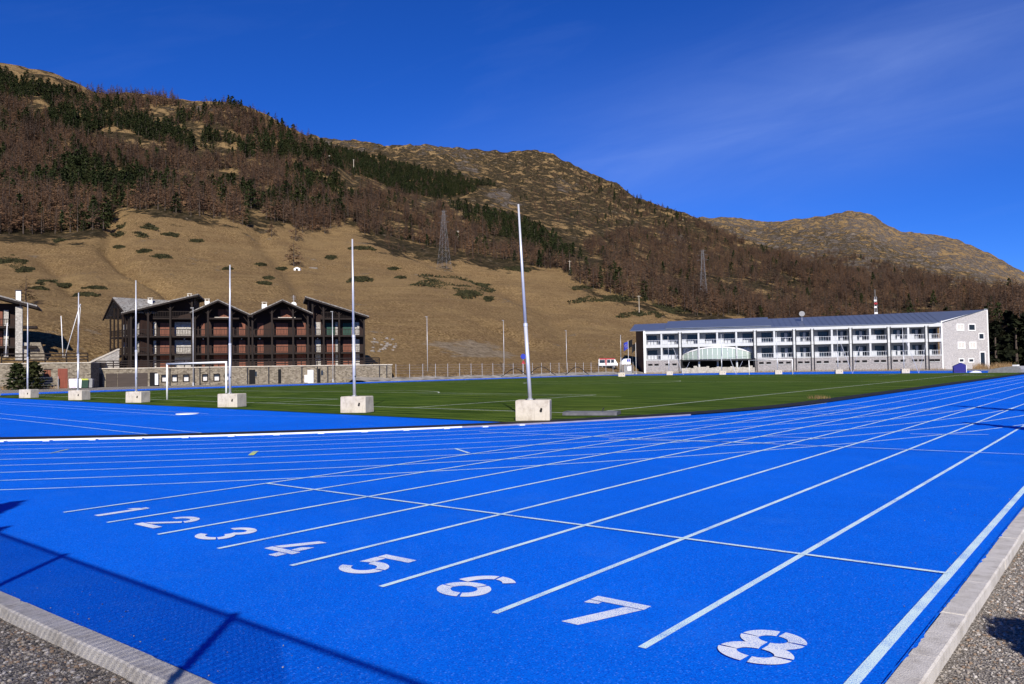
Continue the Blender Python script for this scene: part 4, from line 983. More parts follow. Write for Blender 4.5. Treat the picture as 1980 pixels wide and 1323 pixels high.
# angled gabled wing on the left flank of the first chalet (a part of that chalet)
wl = math.hypot(3.9,6.2); wa = math.atan2(-6.2,3.9)
wing = bpy.data.objects.new('side_wing', None); COL.objects.link(wing); wing.parent = c1_; wing.location = (-3.9,6.2,0); wing.rotation_euler = (0,0,wa)
wp = [(-.8,11.0),(wl*.42,14.2),(wl+.3,11.6)]
wz = lambda x: float(np.interp(x,[p[0] for p in wp],[p[1] for p in wp]))
MB().prism([(0,ZT),(wl,ZT),(wl,wz(wl)-.3),(wl*.42,13.9),(0,wz(0)-.3)], 1.6, 7.5).build('wall', MAT['woodwall'], wing)
roofplane(wp, .16, -1.0, 8).build('roof', MAT['slate'], wing)
s = MB()
for a, b in zip(wp[:-1], wp[1:]): s.prism([(a[0],a[1]-.28),(b[0],b[1]-.28),(b[0],b[1]-.004),(a[0],a[1]-.004)], -1.12, -.92)
s.build('barge_board', MAT['wood'], wing)
for z in ZF[:2]:
    MB().box(0,wl,-.1,1.6,z-.3,z).build('balcony_floor', MAT['wood'], wing); railing(MB(), 0, wl, -.04, z).build('balcony_railing', MAT['wood'], wing)
for x in (.1,1.6,3.1,4.8,6.0,7.1): MB().box(x-.12,x+.12,-.3,-.105,ZT,wz(x)-.29).build('post', MAT['wood'], wing)
for a, b in ((.5,2.1),(4.9,6.7)):
    for z in ZF[:2]: MB().box(a,b,1.53,1.599,z,z+2.1).build('stone_panel', MAT['palestone'], wing)
# small lean-to roof at its foot
MB().prism([(-1.6,ZT+1.3),(2.2,ZT+1.9),(2.2,ZT+2.05),(-1.6,ZT+1.45)], -2.6, .9).build('porch_roof', MAT['slate'], wing)

# chalet cut off by the left edge
A5, B5 = flat_at(-70,116), flat_at(48,119.5); L5 = float(np.linalg.norm(B5-A5)); an5 = math.atan2(*(B5-A5)[::-1])
t5 = thing('chalet', 'timber chalet with red shutters cut off by the left picture edge', 'chalet', (A5[0],A5[1],3.66), an5)
MB().box(0,L5-1.0,2.0,9,0,9.2).build('wall', MAT['woodwall'], t5); MB().box(L5-1.0,L5+.2,.2,9,0,3.2).build('plinth', MAT['palestone'], t5)
r5 = roofplane([(-1,11.6),(L5+1.6,8.6)], .2, -1.2, 10).build('roof', MAT['slate'], t5)
MB().prism([(-1,11.2),(L5+1.6,8.25),(L5+1.6,8.59),(-1,11.59)], -1.36, -1.1).build('barge_board', MAT['wood'], r5)
MB().box(L5-1.25,L5-.35,-.3,.4,0,8.6).build('stone_pillar', MAT['palestone'], t5)
MB().box(L5-2.9,L5-2.3,1.6,1.99,0,8.2).build('stone_panel', MAT['palestone'], t5)
for z in (2.7,5.7):
    MB().box(0,L5+1.5,-.15,2,z-.35,z).build('balcony_floor', MAT['wood'], t5); railing(MB(), 0, L5-1.3, -.08, z).build('balcony_railing', MAT['wood'], t5)
    shutter(t5, L5-6.3, L5-4.7, z+.05, z+2.3, 2.0); shutter(t5, L5-4.4, L5-3.1, z+.05, z+2.3, 2.0)
c = MB().box(L5-1.5,L5-.85,3.2,3.9,8.6,11.3).build('chimney', MAT['white'], r5); MB().box(L5-1.6,L5-.75,3.1,4.0,11.3,11.45).build('chimney_cap', MAT['darksteel'], r5)
pb = flat_at(60,120.5); o = thing('stone_buttress', 'tapering stone buttress at the end of the left chalet', 'buttress', (pb[0],pb[1],3.6), an5)
MB().prism([(-.2,0),(2.2,0),(1.2,3.3),(-.2,3.3)], 0, 2.5).build('wall', MAT['masonry'], o)

# slanting thin poles on the terrace, bins, banner
def leanpole(p0, p1, d, label, r=.06):
    a, b = at_depth(*p0, d), at_depth(*p1, d); a[2] = max(a[2], 3.7); o = MB().tube((0,0,0), tuple(b-a), r, r*.8, 8).build('slanting_pole', MAT['white'], None, True); o.location = a; tag(o, label, 'pole')
leanpole((122,692),(118,611),116.5,'short white pole leaning left on the left terrace'); leanpole((125,692),(155,588),116.8,'long thin white pole leaning right beside a net pole',.045); leanpole((148,692),(156,588),117,'thin white pole almost upright behind a net pole',.035); leanpole((11,690),(14,625),114.5,'pale pole on the terrace at the left picture edge',.07)
def wheelie(px, d, label, body, lid, w=.45):
    p = flat_at(px, d); t = thing('waste_bin', label, 'waste bin', (p[0],p[1],-.08), an3, 'bins at the foot of the left stone wall')
    s = MB(); s.v += [(-w*.85,-.35,.08),(w*.85,-.35,.08),(w*.85,.35,.08),(-w*.85,.35,.08),(-w,-.42,1.15),(w,-.42,1.15),(w,.42,1.15),(-w,.42,1.15)]
    for q in ((0,3,2,1),(0,1,5,4),(1,2,6,5),(2,3,7,6),(3,0,4,7),(4,5,6,7)): s.f.append(q); s.m.append(0)
    s.build('body', MAT[body], t); MB().prism([(-w-.04,1.16),(w+.04,1.16),(w*.8,1.36),(-w*.8,1.36)], -.45, .45).build('lid', MAT[lid], t)
    for x in (-w*.6,w*.6): MB().tube((x-.05,.3,.1),(x+.05,.3,.1),.1,n=10).build('wheel', MAT['rubber'], t)
wheelie(141,112.4,'lilac waste bin at the foot of the stone wall','lilac','lilac'); wheelie(151,112.6,'white waste bin at the foot of the stone wall','white','white',.55); wheelie(163,112.8,'dark green waste bin with lime yellow lid by the stone wall','dkgreen','limegreen',.62); wheelie(174,113.2,'grey waste bin at the corner of the stone wall','grey','grey',.4)

# verge, fence, lamps along the back straight
s = MB(); n = 60; yv = np.linspace(78,168,n)
for i in range(n-1):
    for (xa, za), (xb, zb) in zip([(-93.0,-.06),(-94.6,.22),(-96.6,.5),(-99.5,.7)][:-1], [(-94.6,.22),(-96.6,.5),(-99.5,.7)]):
        j = lambda y, k: .10*math.sin(y*1.7+k)+.08*math.sin(y*.53+2*k)
        s.quad((xb,yv[i],zb+j(yv[i],xb)), (xa,yv[i],za+j(yv[i],xa)*.3), (xa,yv[i+1],za+j(yv[i+1],xa)*.3), (xb,yv[i+1],zb+j(yv[i+1],xb)))
tag(s.build('verge', simple('stony_verge', (.36,.33,.29), (.15,.13,.10), .9, .95, bs=.8, bscale=3, mode='pos'), None, True), kind='structure')
def wirefence(P, h, z, label, step, group=None, wires=5, pr=.03, mat='steel'):
    t = thing('wire_fence', label, 'fence', (P[0][0],P[0][1],z), 0, group); o = np.array(P[0])
    for a, b in zip(P[:-1], P[1:]):
        a = np.array(a)-o; b = np.array(b)-o; L = np.linalg.norm(b-a); n = int(L/step)
        for i in range(n+1): q = a+(b-a)*i/n; MB().tube((q[0],q[1],-.3),(q[0],q[1],h),pr,n=6).build('post', MAT[mat], t)
        for k in range(wires): zz = h*(k+.5)/wires; MB().tube((a[0],a[1],zz),(b[0],b[1],zz),.006,n=4).build('wire', MAT[mat], t)
wirefence([(-96.2,87.0),(-96.2,166.0)], 2.3, .5, 'tall wire mesh fence on thin posts along the far track verge', 3.1)
fp = [flat_at(-20,109), flat_at(112,110.5)]; wirefence([tuple(fp[0]), tuple(fp[1])], 1.75, -.08, 'low wire fence before the dark bushes by the stone wall', 3.0)
def lamp(px, ytop, d, z0, label, arm=.5, r=.06):
    p = flat_at(px, d); h = zat(px, ytop, d)-z0
    t = thing('street_lamp', label, 'street lamp', (p[0],p[1],z0), an4, 'street lamps below the hillside')
    MB().tube((0,0,0),(0,0,h),r,r*.6,8).build('pole', MAT['steel'], t, True); MB().box(-arm,.1,-.1,.1,h-.02,h+.10).build('lamp_head', MAT['grey'], t)
    MB().tube((0,0,0),(0,0,.5),r*1.8,n=8).build('foot', MAT['steel'], t)
lamp(373,596,116,-.08,'street lamp before the gap between the first two chalets',.35); lamp(643,603,127,-.0,'street lamp before the rightmost chalet',.3)
lamp(826,613,145,.4,'street lamp right of the chalets below bare soil',.3); lamp(974,620,160,.4,'street lamp on the verge left of the blue road sign',.3); lamp(1095,640,178,.4,'street lamp on the verge right of the blue road sign',.3)
p = flat_at(1011,160); t = thing('road_sign', 'blue round road sign above a small red triangle', 'road sign', (*p,.5), an4)
MB().tube((0,0,0),(0,0,4.0),.04).build('post', MAT['steel'], t); MB().tube((0,-.06,3.6),(0,-.10,3.6),.55,n=20).build('round_plate', MAT['flagblue'], t); MB().prism([(-.45,2.1),(.45,2.1),(0,2.9)], -.10, -.06).build('triangle_plate', MAT['red'], t)
for i, (a, m, b, ym) in enumerate(((968,1000,1022,713),(1017,1052,1074,709),(1092,1114,1137,709.5))):
    d0 = 150+i*6; P = []
    for k in range(17):
        f = k/16; px = a+(b-a)*f; hgt = (zat(m,ym,d0)-.3)*math.sin(math.pi*f)**1.5; q = flat_at(px, d0); P.append((q[0],q[1],.28+hgt))
    o = P[0]; s = MB().path([tuple(np.array(x)-np.array(o)) for x in P], .075, 6).build('hose_arch', MAT['rubber'], None, True); s.location = o
    tag(s, 'black hose arching up from the far verge, %s of three' % ('leftmost','middle','rightmost')[i], 'hose', 'black hoses humped along the verge')

# minibus, flags, small gear by the left end of the long building
q = surface(1176, 711.5); mv = thing('minibus', 'white minibus with red roof stripe parked beyond the far fence', 'minibus', (q[0],q[1],q[2]-.1), ang+.12)
MB().prism([(-2.2,.45),(2.25,.45),(2.35,1.1),(2.1,1.35),(1.7,2.15),(1.5,2.35),(-2.1,2.38),(-2.25,2.1)], -.95, .95).build('body', MAT['white'], mv)
MB().prism([(-2.1,2.12),(1.72,2.12),(1.5,2.40),(-2.05,2.43)], -.985, .985).build('roof_stripe', MAT['red'], mv)
for a, b in ((-2.05,-.75),(-.25,.55),(.7,1.45)): MB().box(a,b,-.985,-.952,1.3,2.05).build('side_window', MAT['glass'], mv)
MB().box(-.7,-.32,-.987,-.953,.8,2.1).build('red_panel', MAT['red'], mv); MB().box(-2.2,2.2,-.98,-.953,.45,.68).build('skirt', MAT['darksteel'], mv)
for x in (-1.4,1.45):
    for y in (-.86,.86): w = MB().tube((x,y-.1,.34),(x,y+.1,.34),.34,n=14).build('wheel', MAT['rubber'], mv); MB().tube((x,y-.12,.34),(x,y+.12,.34),.17,n=10).build('rim', MAT['grey'], w)
for x in (-2.28,): MB().box(x,x+.06,-.8,.8,.7,.95).build('bumper', MAT['darksteel'], mv)
def flag(px, d, ztop, label, kind):
    p = flat_at(px, d); t = thing('flag_pole', label, 'flag', (p[0],p[1],-.08), ang, 'flags by the long building'); h = zat(px, ztop, d)
    MB().tube((0,0,0),(0,0,h),.045,.03,8).build('pole', MAT['white'] if kind != 'dark' else MAT['darksteel'], t, True)
    s = MB(); n = 8; W_ = -1.0 if kind == 'blue' else -.9
    for i in range(n):
        a, b = i/n, (i+1)/n; y = lambda u: .12*math.sin(u*7); dr = lambda u: u*.7
        s.quad((W_*a,y(a),h-1.7-dr(a)), (W_*b,y(b),h-1.7-dr(b)), (W_*b,y(b),h-.2-dr(b)*.5), (W_*a,y(a),h-.2-dr(a)*.5)); 
    f = s.build('flag', MAT['flagblue'] if kind == 'blue' else MAT['black'], t)
    if kind == 'blue':
        for k in range(12): a = R(30*k); MB().tube((-.5+.28*math.cos(a),-.09,h-1.2+.28*math.sin(a)),(-.5+.28*math.cos(a),-.11,h-1.2+.28*math.sin(a)),.045,n=5).build('star', MAT['gold'], f)
    MB().tube((0,0,0),(0,0,.3),.12,n=8).build('foot', MAT['concrete'], t)
flag(1214.5,178,658,'blue flag with a ring of yellow stars on a white pole','blue'); flag(1222.5,180,654,'dark drooping flag on a dark pole beside the blue flag','dark'); flag(1229,182,662,'dark drooping flag before the end wall toned dark for shade','dark2')
p = flat_at(1210,182); t = thing('notice_board', 'white notice board behind the flags', 'notice board', (*p,-.08), ang)
MB().box(-1.0,1.0,-.05,.05,2.3,3.6).build('board', MAT['white'], t)
for x in (-.9,.9): MB().tube((x,.08,0),(x,.08,3.6),.04).build('post', MAT['steel'], t)
MB().box(.2,.9,-.07,-.052,2.9,3.5).build('dark_panel', MAT['flagblue'], t)
p = flat_at(1213,176); t = thing('cabinet', 'grey utility cabinet below the notice board', 'cabinet', (*p,-.08), ang)
MB().box(-.9,.9,-.35,.35,0,2.1).build('body', MAT['grey'], t); MB().box(-.05,.75,-.38,-.352,.9,1.8).build('door', MAT['white'], t)

# ------------------------------------------------------------------ pylons, posts, mast on the hillside
MAT['pylon'] = simple('weathered_steel', (.20,.20,.21), (.13,.13,.14), 2, .6, metal=.2)
def pylon(px, ytop, ybase, label, wbase):
    q = surface(px, ybase); d = float((q-CAM)@FW); h = (ybase-ytop)*d/FPX; t = thing('pylon', label, 'pylon', (q[0],q[1],q[2]-.5), .3, 'lattice pylons')
    w0, w1 = wbase*d/FPX/2, .45; lv = 9; r = .040*d/300
    def cor(k): f = k/lv; w = w0+(w1-w0)*f**.8; return [(-w,-w,h*f),(w,-w,h*f),(w,w,h*f),(-w,w,h*f)]
    for i in range(4):
        s = MB()
        for k in range(lv): s.tube(cor(k)[i], cor(k+1)[i], r, n=4)
        s.build('leg', MAT['pylon'], t)
    s = MB()
    for k in range(lv):
        a, b = cor(k), cor(k+1)
        for i in range(4): j = (i+1) % 4; s.tube(a[i],b[j],r*.6,n=3); s.tube(a[j],b[i],r*.6,n=3); s.tube(b[i],b[j],r*.6,n=3)
    s.build('lattice', MAT['pylon'], t)
    for f, L in ((.80,3.2),(.90,2.6),(.985,1.8)):
        s = MB(); z = h*f; s.tube((-L,0,z),(L,0,z),r*.8,n=4); s.tube((-L,0,z),(0,0,z+1.2),r*.5,n=3); s.tube((L,0,z),(0,0,z+1.2),r*.5,n=3); s.build('cross_arm', MAT['pylon'], t)
pylon(859,405,520,'grey lattice pylon on the meadow above the chalets',22); pylon(1361,482,578,'grey lattice pylon among larches above the long building',15)
def woodpole(px, yt, yb, label):
    q = surface(px, yb); d = float((q-CAM)@FW); h = (yb-yt)*d/FPX; t = thing('utility_pole', label, 'utility pole', (q[0],q[1],q[2]-.3), .4, 'wooden poles on the hillside')
    MB().tube((0,0,0),(0,0,h),.16*d/400,.11*d/400,8).build('pole', MAT['concrete'], t); MB().tube((-.9,0,h-.4),(.9,0,h-.4),.08*d/400,n=5).build('cross_arm', MAT['concrete'], t)
for px, yt, yb, lb in ((637,300,319,'small pale pole high on the ridge shoulder, left of a pair'),(684,308,334,'small pale pole high on the ridge shoulder, right of a pair'),(886,445,474,'pale pole at the larch edge right of the near pylon'),(1102,503,532,'pale pole on the meadow edge right of the tallest net pole'),(1236,570,606,'pale pole on the slope left of the long building')): woodpole(px, yt, yb, lb)
q = flat_at(1695,238); t = thing('antenna_mast', 'red and white antenna mast behind the long roof', 'antenna mast', (q[0],q[1],1.0), .2); hm = zat(1695,566,238)
for i in range(3):
    a = 2.09*i; MB().tube((.5*math.cos(a),.5*math.sin(a),0),(.4*math.cos(a),.4*math.sin(a),hm-2.2),.05,n=5).build('leg', MAT['steel'], t)
for k in range(7): z0 = (hm-2.2)*k/7; z1 = (hm-2.2)*(k+1)/7; MB().tube((.48,0,z0),(-.22,.38,z1),.03,n=4).tube((-.22,.38,z0),(-.22,-.38,z1),.03,n=4).build('lattice', MAT['steel'], t)
MB().tube((0,0,hm-3),(0,0,hm),.08,n=6).build('tip', MAT['grey'], t)
for k, (z, mt) in enumerate(((3.4,'white'),(4.3,'red'),(5.4,'white'),(7.2,'white'))): MB().box(-.3,.35+.25*(k % 2),-.5,-.3,hm-z-.25,hm-z+.28).build('antenna_panel', MAT[mt], t)

# ------------------------------------------------------------------ trees
def larch_mesh(seed, dens=1.0, wide=.24):
    """bare autumn larch of height 1: trunk mesh, crown mesh of thin drooping twig sprays"""
    rg = np.random.default_rng(seed); tr = MB()
    tr.tube((0,0,-.05),(.004,.0,.45),.016,.010,6,cap=False); tr.tube((.004,0,.45),(.0,.004,.99),.010,.002,5,cap=False)
    cr = MB(); nb = int(64*dens)
    for i in range(nb):
        h = .14+.84*((i+rg.random())/nb)**.9; L = wide*(1.02-h)**.75*rg.uniform(.6,1.1)*(1 if h > .25 else .75)
        a = rg.uniform(0, 2*math.pi); up = rg.uniform(-.25,.25); d = np.array([math.cos(a), math.sin(a), up]); b = np.array([0,0,h])
        tip = b+d*L; w = np.array([-d[1], d[0], 0])*.004
        cr.tri(b-w, b+w, tip)
        for k in range(7):
            f = rg.uniform(.2,1.05); c = b+d*L*f; l = L*rg.uniform(.22,.5); sd = rg.uniform(-1,1)
            e = d*.55+np.array([-d[1],d[0],0])*sd+np.array([0,0,rg.uniform(-.55,.35)]); e /= np.linalg.norm(e); q = c+e*l
            n = np.cross(e, rg.normal(size=3)); n /= np.linalg.norm(n); ww = n*l*rg.uniform(.20,.36)
            cr.quad(c-ww*.5, c+ww*.6, q+ww*.3, q-ww*.2)
    return tr, cr
def pine_mesh(seed, wide=.27, low=.10, round_=.6, nb=60):
    rg = np.random.default_rng(seed); tr = MB()
    tr.tube((0,0,-.05),(0,0,.5),.022,.014,6,cap=False); tr.tube((0,0,.5),(0,0,.95),.014,.004,5,cap=False)
    cr = MB()
    for i in range(nb):
        h = low+(.97-low)*((i+rg.random())/nb); prof = (1.0-h)**round_*min(1.0, (h-low)/.12+.55); L = wide*prof*rg.uniform(.55,1.12)+.012
        a = rg.uniform(0, 2*math.pi); d = np.array([math.cos(a), math.sin(a), rg.uniform(-.1,.3)]); b = np.array([0,0,h])
        for k in range(7):
            f = rg.uniform(.35,1.05); c = b+d*L*f+rg.normal(size=3)*.015; sz = rg.uniform(.022,.05)
            n = rg.normal(size=3)+np.array([0,0,.8]); n /= np.linalg.norm(n); u = np.cross(n, rg.normal(size=3)); u /= np.linalg.norm(u); w = np.cross(n, u)
            cr.quad(c-u*sz-w*sz*.5, c+u*sz*.3-w*sz*.8, c+u*sz+w*sz*.4, c-u*sz*.4+w*sz*.8)
    return tr, cr
def keep(pair, nm, mat):
    out = []
    for mb, n, m in ((pair[0], nm+'_trunk', MAT['bark']), (pair[1], nm+'_crown', MAT[mat])):
        me = bpy.data.meshes.new(n); me.from_pydata(mb.v, [], mb.f); me.materials.append(m); me.update(); out.append(me)
    return out
LARCH = [keep(larch_mesh(s, 1.0, w), 'larch', 'larch') for s, w in ((1,.25),(2,.31),(3,.28),(4,.34))]
PINE = [keep(pine_mesh(s, w, l, r_), 'pine', 'pine') for s, w, l, r_ in ((11,.27,.06,.6),(12,.22,.10,.75),(13,.33,.05,.5),(14,.25,.08,.9))]
BUSH = keep(pine_mesh(21, .33, .03, .5, 170), 'bush', 'pine')
def tree(name, meshes, pos, h, rz, label, cat, group=None, wide=1.0):
    t = thing(name, label, cat, tuple(float(v) for v in pos), rz, group); t.scale = (h*wide, h*wide, h)
    put('trunk', meshes[0], t); put('crown', meshes[1], t); return t

# planting map: (polygon in picture coordinates projected on the slopes, tries, share of pines, height range)
FOREST = [
 ([(-420,70),(0,146),(90,172),(185,182),(300,187),(440,205),(560,258),(625,296),(650,345),(690,400),(665,440),(590,452),(540,440),(470,440),(400,420),(310,408),(215,405),(215,440),(130,452),(0,456),(-420,480)], 15000, 'mix', (9,14.5), 1.0),
 ([(590,278),(660,290),(740,305),(830,338),(960,360),(900,378),(850,386),(780,374),(700,345),(640,320)], 2600, .93, (8,13), 1.0),
 ([(640,300),(690,320),(760,350),(720,372),(680,350)], 220, .25, (7,10), .8),
 ([(660,395),(700,372),(770,375),(850,398),(900,440),(980,462),(1060,500),(1150,540),(1270,572),(1400,612),(1350,612),(1250,585),(1150,560),(1050,522),(960,506),(860,484),(770,462),(700,452)], 5200, .08, (7,12), .85),
 ([(870,400),(960,420),(1030,440),(1085,480),(1140,510),(1090,512),(1030,488),(960,458),(900,428)], 1500, .9, (8,12), 1.0),
 ([(1090,520),(1180,540),(1230,566),(1170,560)], 120, .8, (7,10), 1.0),
 ([(1120,480),(1200,450),(1300,440),(1400,462),(1500,500),(1700,540),(1900,572),(1985,566),(2150,540),(2150,640),(1700,640),(1420,622),(1360,600),(1260,562),(1180,530)], 9000, .04, (7,12), .72),
 ([(950,300),(1060,308),(1150,345),(1240,395),(1330,440),(1180,450),(1080,430),(1000,390)], 1600, .15, (3,7.5), .6),
 ([(1120,330),(1215,372),(1250,392),(1345,428),(1345,470),(1240,430),(1120,366)], 520, .3, (6,12), .9),
 ([(1340,425),(1400,452),(1470,482),(1560,505),(1560,530),(1450,500),(1350,450)], 1100, .05, (8,12), 1.0),
 ([(700,440),(760,455),(860,480),(1000,505),(1080,525),(980,520),(850,505),(740,480)], 120, .1, (4,7), .5),
 ([(1500,490),(1620,490),(1760,520),(1985,575),(1985,600),(1600,570),(1480,520)], 4200, .03, (9,14), 1.0),
 ([(455,205),(520,232),(600,284),(640,300),(560,275),(470,225)], 140, .75, (6,10), .9),
]
cand = []
for P, n, share, hr, dens in FOREST:
    xs = [p[0] for p in P]; ys = [p[1] for p in P]; P_ = [(float(a), float(b)) for a, b in P]
    X = RNG.uniform(min(xs), max(xs), n*3); Y = RNG.uniform(min(ys), max(ys), n*3); ok = inpoly(X, Y, P_) & (X > -400) & (X < 2150); X, Y = X[ok][:n], Y[ok][:n]
    for px, py in zip(X, Y):
        q = surface(px, py)
        if q is None: continue
        r = math.hypot(q[0]-CAM[0], q[1]-CAM[1])
        if r < 245 or RNG.random() > min(1.0, .30+(r/800)**2)*dens: continue
        cand.append((q, r, share, hr))
Q = np.array([c[0] for c in cand])
clump = fbm(Q[:,0]/60, Q[:,1]/60+Q[:,2]/60, 3, 77); gap = fbm(Q[:,0]/30, Q[:,1]/30, 3, 55)
spots = []
for (q, r, share, hr), cl, gp in zip(cand, clump, gap):
    if gp < -.20: continue
    if share == 'mix': pine = cl+RNG.normal()*.10 > .0
    else: pine = RNG.random() < share
    spots.append((bool(pine), q, RNG.uniform(*hr)*(.85 if pine else 1.0)*(.62+.6*RNG.random()), r))
# keep a little room between neighbours
grid = {}; kept = []
for s_ in spots:
    c = (int(s_[1][0]//3), int(s_[1][1]//3))
    if c in grid: continue
    grid[c] = 1; kept.append(s_)
def inview(q):
    d = q-CAM; z = d@FW; x = PW/2+FPX*(d@RT)/z; return -20 < x < 2000
for pine in (False, True):
    L_ = sorted([s_ for s_ in kept if s_[0] == pine and inview(s_[1])], key=lambda s_: -s_[2]/s_[3]); solo = L_[:290]; ids = {id(x) for x in solo}
    rest = [s_ for s_ in kept if s_[0] == pine and id(s_) not in ids]
    fam = PINE if pine else LARCH
    for q in solo:
        tree('pine_tree' if pine else 'larch_tree', fam[random.randrange(4)], q[1], q[2], random.uniform(0,6.28), 'dark green pine growing among the larches on the hillside' if pine else 'bare reddish-brown larch standing in the wood on the hillside', 'tree', 'pines on the hillside' if pine else 'larches on the hillside', random.uniform(.85,1.2))
    # all the others: one wood, made of instances on points
    me = bpy.data.meshes.new('wood_points'); me.from_pydata([tuple(s_[1]) for s_ in rest], [], [])
    a = me.attributes.new('h', 'FLOAT', 'POINT'); a.data.foreach_set('value', [s_[2] for s_ in rest])
    o = put('pine_wood' if pine else 'larch_wood', me)
    tag(o, 'dark green pine wood in patches on the upper slopes' if pine else 'brown larch wood covering the upper slopes', 'wood', kind='stuff')
    gcoll = bpy.data.collections.new('tree_kinds_%d' % pine)
    for tm_, cm_ in fam:
        b = MB(); ob = bpy.data.objects.new('tree_kind', None)
        jm = bpy.data.meshes.new('tree_kind'); v0 = [tuple(v.co) for v in tm_.vertices]; f0 = [tuple(p.vertices) for p in tm_.polygons]
        v1 = [tuple(v.co) for v in cm_.vertices]; f1 = [tuple(i+len(v0) for i in p.vertices) for p in cm_.polygons]
        jm.from_pydata(v0+v1, [], f0+f1); jm.materials.append(MAT['bark']); jm.materials.append(cm_.materials[0])
        jm.polygons.foreach_set('material_index', [0]*len(f0)+[1]*len(f1)); jm.update()
        bpy.data.objects.remove(ob); ob = bpy.data.objects.new('tree_kind', jm); gcoll.objects.link(ob)
    ng = bpy.data.node_groups.new('scatter_%d' % pine, 'GeometryNodeTree')
    ng.interface.new_socket('Geometry', in_out='INPUT', socket_type='NodeSocketGeometry'); ng.interface.new_socket('Geometry', in_out='OUTPUT', socket_type='NodeSocketGeometry')
    N = ng.nodes; gi = N.new('NodeGroupInput'); go = N.new('NodeGroupOutput')
    m2p = N.new('GeometryNodeMeshToPoints'); ins = N.new('GeometryNodeInstanceOnPoints'); ci = N.new('GeometryNodeCollectionInfo')
    ci.inputs['Collection'].default_value = gcoll; ci.inputs['Separate Children'].default_value = True; ci.inputs['Reset Children'].default_value = True
    ins.inputs['Pick Instance'].default_value = True
    rv = N.new('FunctionNodeRandomValue'); rv.data_type = 'FLOAT_VECTOR'; rv.inputs[0].default_value = (-.05,-.05,0); rv.inputs[1].default_value = (.05,.05,6.28)
    na = N.new('GeometryNodeInputNamedAttribute'); na.data_type = 'FLOAT'; na.inputs[0].default_value = 'h'
    ri = N.new('FunctionNodeRandomValue'); ri.data_type = 'INT'; ri.inputs[4].default_value = 0; ri.inputs[5].default_value = 3; ri.inputs[8].default_value = 5
    lk = ng.links.new
    lk(gi.outputs[0], m2p.inputs[0]); lk(m2p.outputs[0], ins.inputs['Points']); lk(ci.outputs[0], ins.inputs['Instance'])
    lk(rv.outputs[0], ins.inputs['Rotation']); lk(na.outputs[0], ins.inputs['Scale']); lk(ri.outputs[2], ins.inputs['Instance Index']); lk(ins.outputs[0], go.inputs[0])
    md = o.modifiers.new('scatter', 'NODES'); md.node_group = ng
print('trees', len(kept), sum(1 for s_ in kept if s_[0]))

# lone trees one can point at
for px, py, yt, kind, wd, lb in ((568,515,466,'larch',1.5,'lone leafless tree beside the white hut on the meadow'),(50,590,532,'larch',1.6,'bare spreading tree on the slope behind the left chalet'),(572,466,418,'larch',1.3,'dark larch standing apart at the lower edge of the wood'),(525,458,425,'larch',1.3,'small larch at the wood edge left of the dark one'),(628,452,415,'larch',1.3,'rounded larch below the right end of the wood'),(150,448,380,'larch',1.1,'tall bare larch at the lower left wood edge'),(45,452,378,'larch',1.1,'bare larch at the wood edge near the left picture side'),(200,446,392,'pine',1.1,'dark pine closing the wood edge above the grassy gully')):
    q = surface(px, py); d = float((q-CAM)@FW); h = (py-yt)*d/FPX
    tree('larch_tree' if kind == 'larch' else 'pine_tree', (LARCH if kind == 'larch' else PINE)[random.randrange(4)], q, h, random.uniform(0,6), lb, 'tree', None, wd)
q = surface(600, 522); d = float((q-CAM)@FW)
# white hut and low wall on the meadow
q = surface(574,523); t = thing('hut', 'small white hut with dark doorway on the meadow', 'hut', tuple(q-np.array([0,0,.3])), .7); k = float((q-CAM)@FW)/FPX
MB().prism([(-6*k,0),(6*k,0),(6*k,5.5*k),(0,8*k),(-6*k,5.5*k)], 0, 8*k).build('wall', MAT['white'], t); MB().box(-2*k,2*k,-.05,-.01,0,5*k).build('doorway', MAT['black'], t)
q = surface(604,519); s = MB()
for i in range(12): s.box(-9*k+i*1.6*k,-9*k+i*1.6*k+1.4*k,-.4,.4,-.3,random.uniform(1,2.6)*k)
o = s.build('dry_stone_wall', MAT['rockm']); o.location = q; o.rotation_euler = (0,0,.8); tag(o, 'short pale dry-stone wall right of the white hut', 'wall')

# juniper mats on the meadow
def juniper(px, py, wpx, hpx, label):
    q = surface(px, py+hpx/2)
    if q is None: return
    d = float((q-CAM)@FW); a = surface(px-wpx/2, py+hpx*.1); b = surface(px+wpx/2, py+hpx*.1); f = surface(px, py-hpx/2); c = surface(px, py+hpx/2)
    if any(x is None for x in (a,b,f,c)): return
    cen = (a+b)/2*.5+(f+c)/2*.5; ux = (b-a)/2; uy = (f-c)/2
    if np.linalg.norm(uy) > 3.0*np.linalg.norm(ux): uy *= 3.0*np.linalg.norm(ux)/np.linalg.norm(uy)
    s = MB(); rg = np.random.default_rng(int(px*7+py)); n = int(min(1500, 260+wpx*hpx*.7)); up = np.cross(ux, uy); up /= np.linalg.norm(up)
    if up[2] < 0: up = -up
    ms = d/FPX; ex = math.pi*2*rg.random(); 
    for i in range(n):
        an = rg.uniform(0, 2*math.pi); rr = math.sqrt(rg.random())*(1+.28*math.sin(2*an+ex)+.22*math.sin(5*an+2*ex)+.12*math.sin(9*an))
        p = cen+ux*rr*math.cos(an)+uy*rr*math.sin(an); hh = .45*max(0, 1-rr*rr)*rg.uniform(.2,1); z = p+up*hh
        u = rg.normal(size=3); u /= np.linalg.norm(u); w = np.cross(u, rg.normal(size=3)); w /= np.linalg.norm(w); sz = rg.uniform(1.2,2.6)*ms*1.2+.1
        s.quad(z-u*sz, z+w*sz*.6, z+u*sz, z-w*sz*.6)
    s.v = [tuple(np.array(v)-cen) for v in s.v]; o = s.build('juniper_mat', MAT['juniper']); o.location = cen; tag(o, label, 'shrub', 'dark juniper mats on the dry meadow')
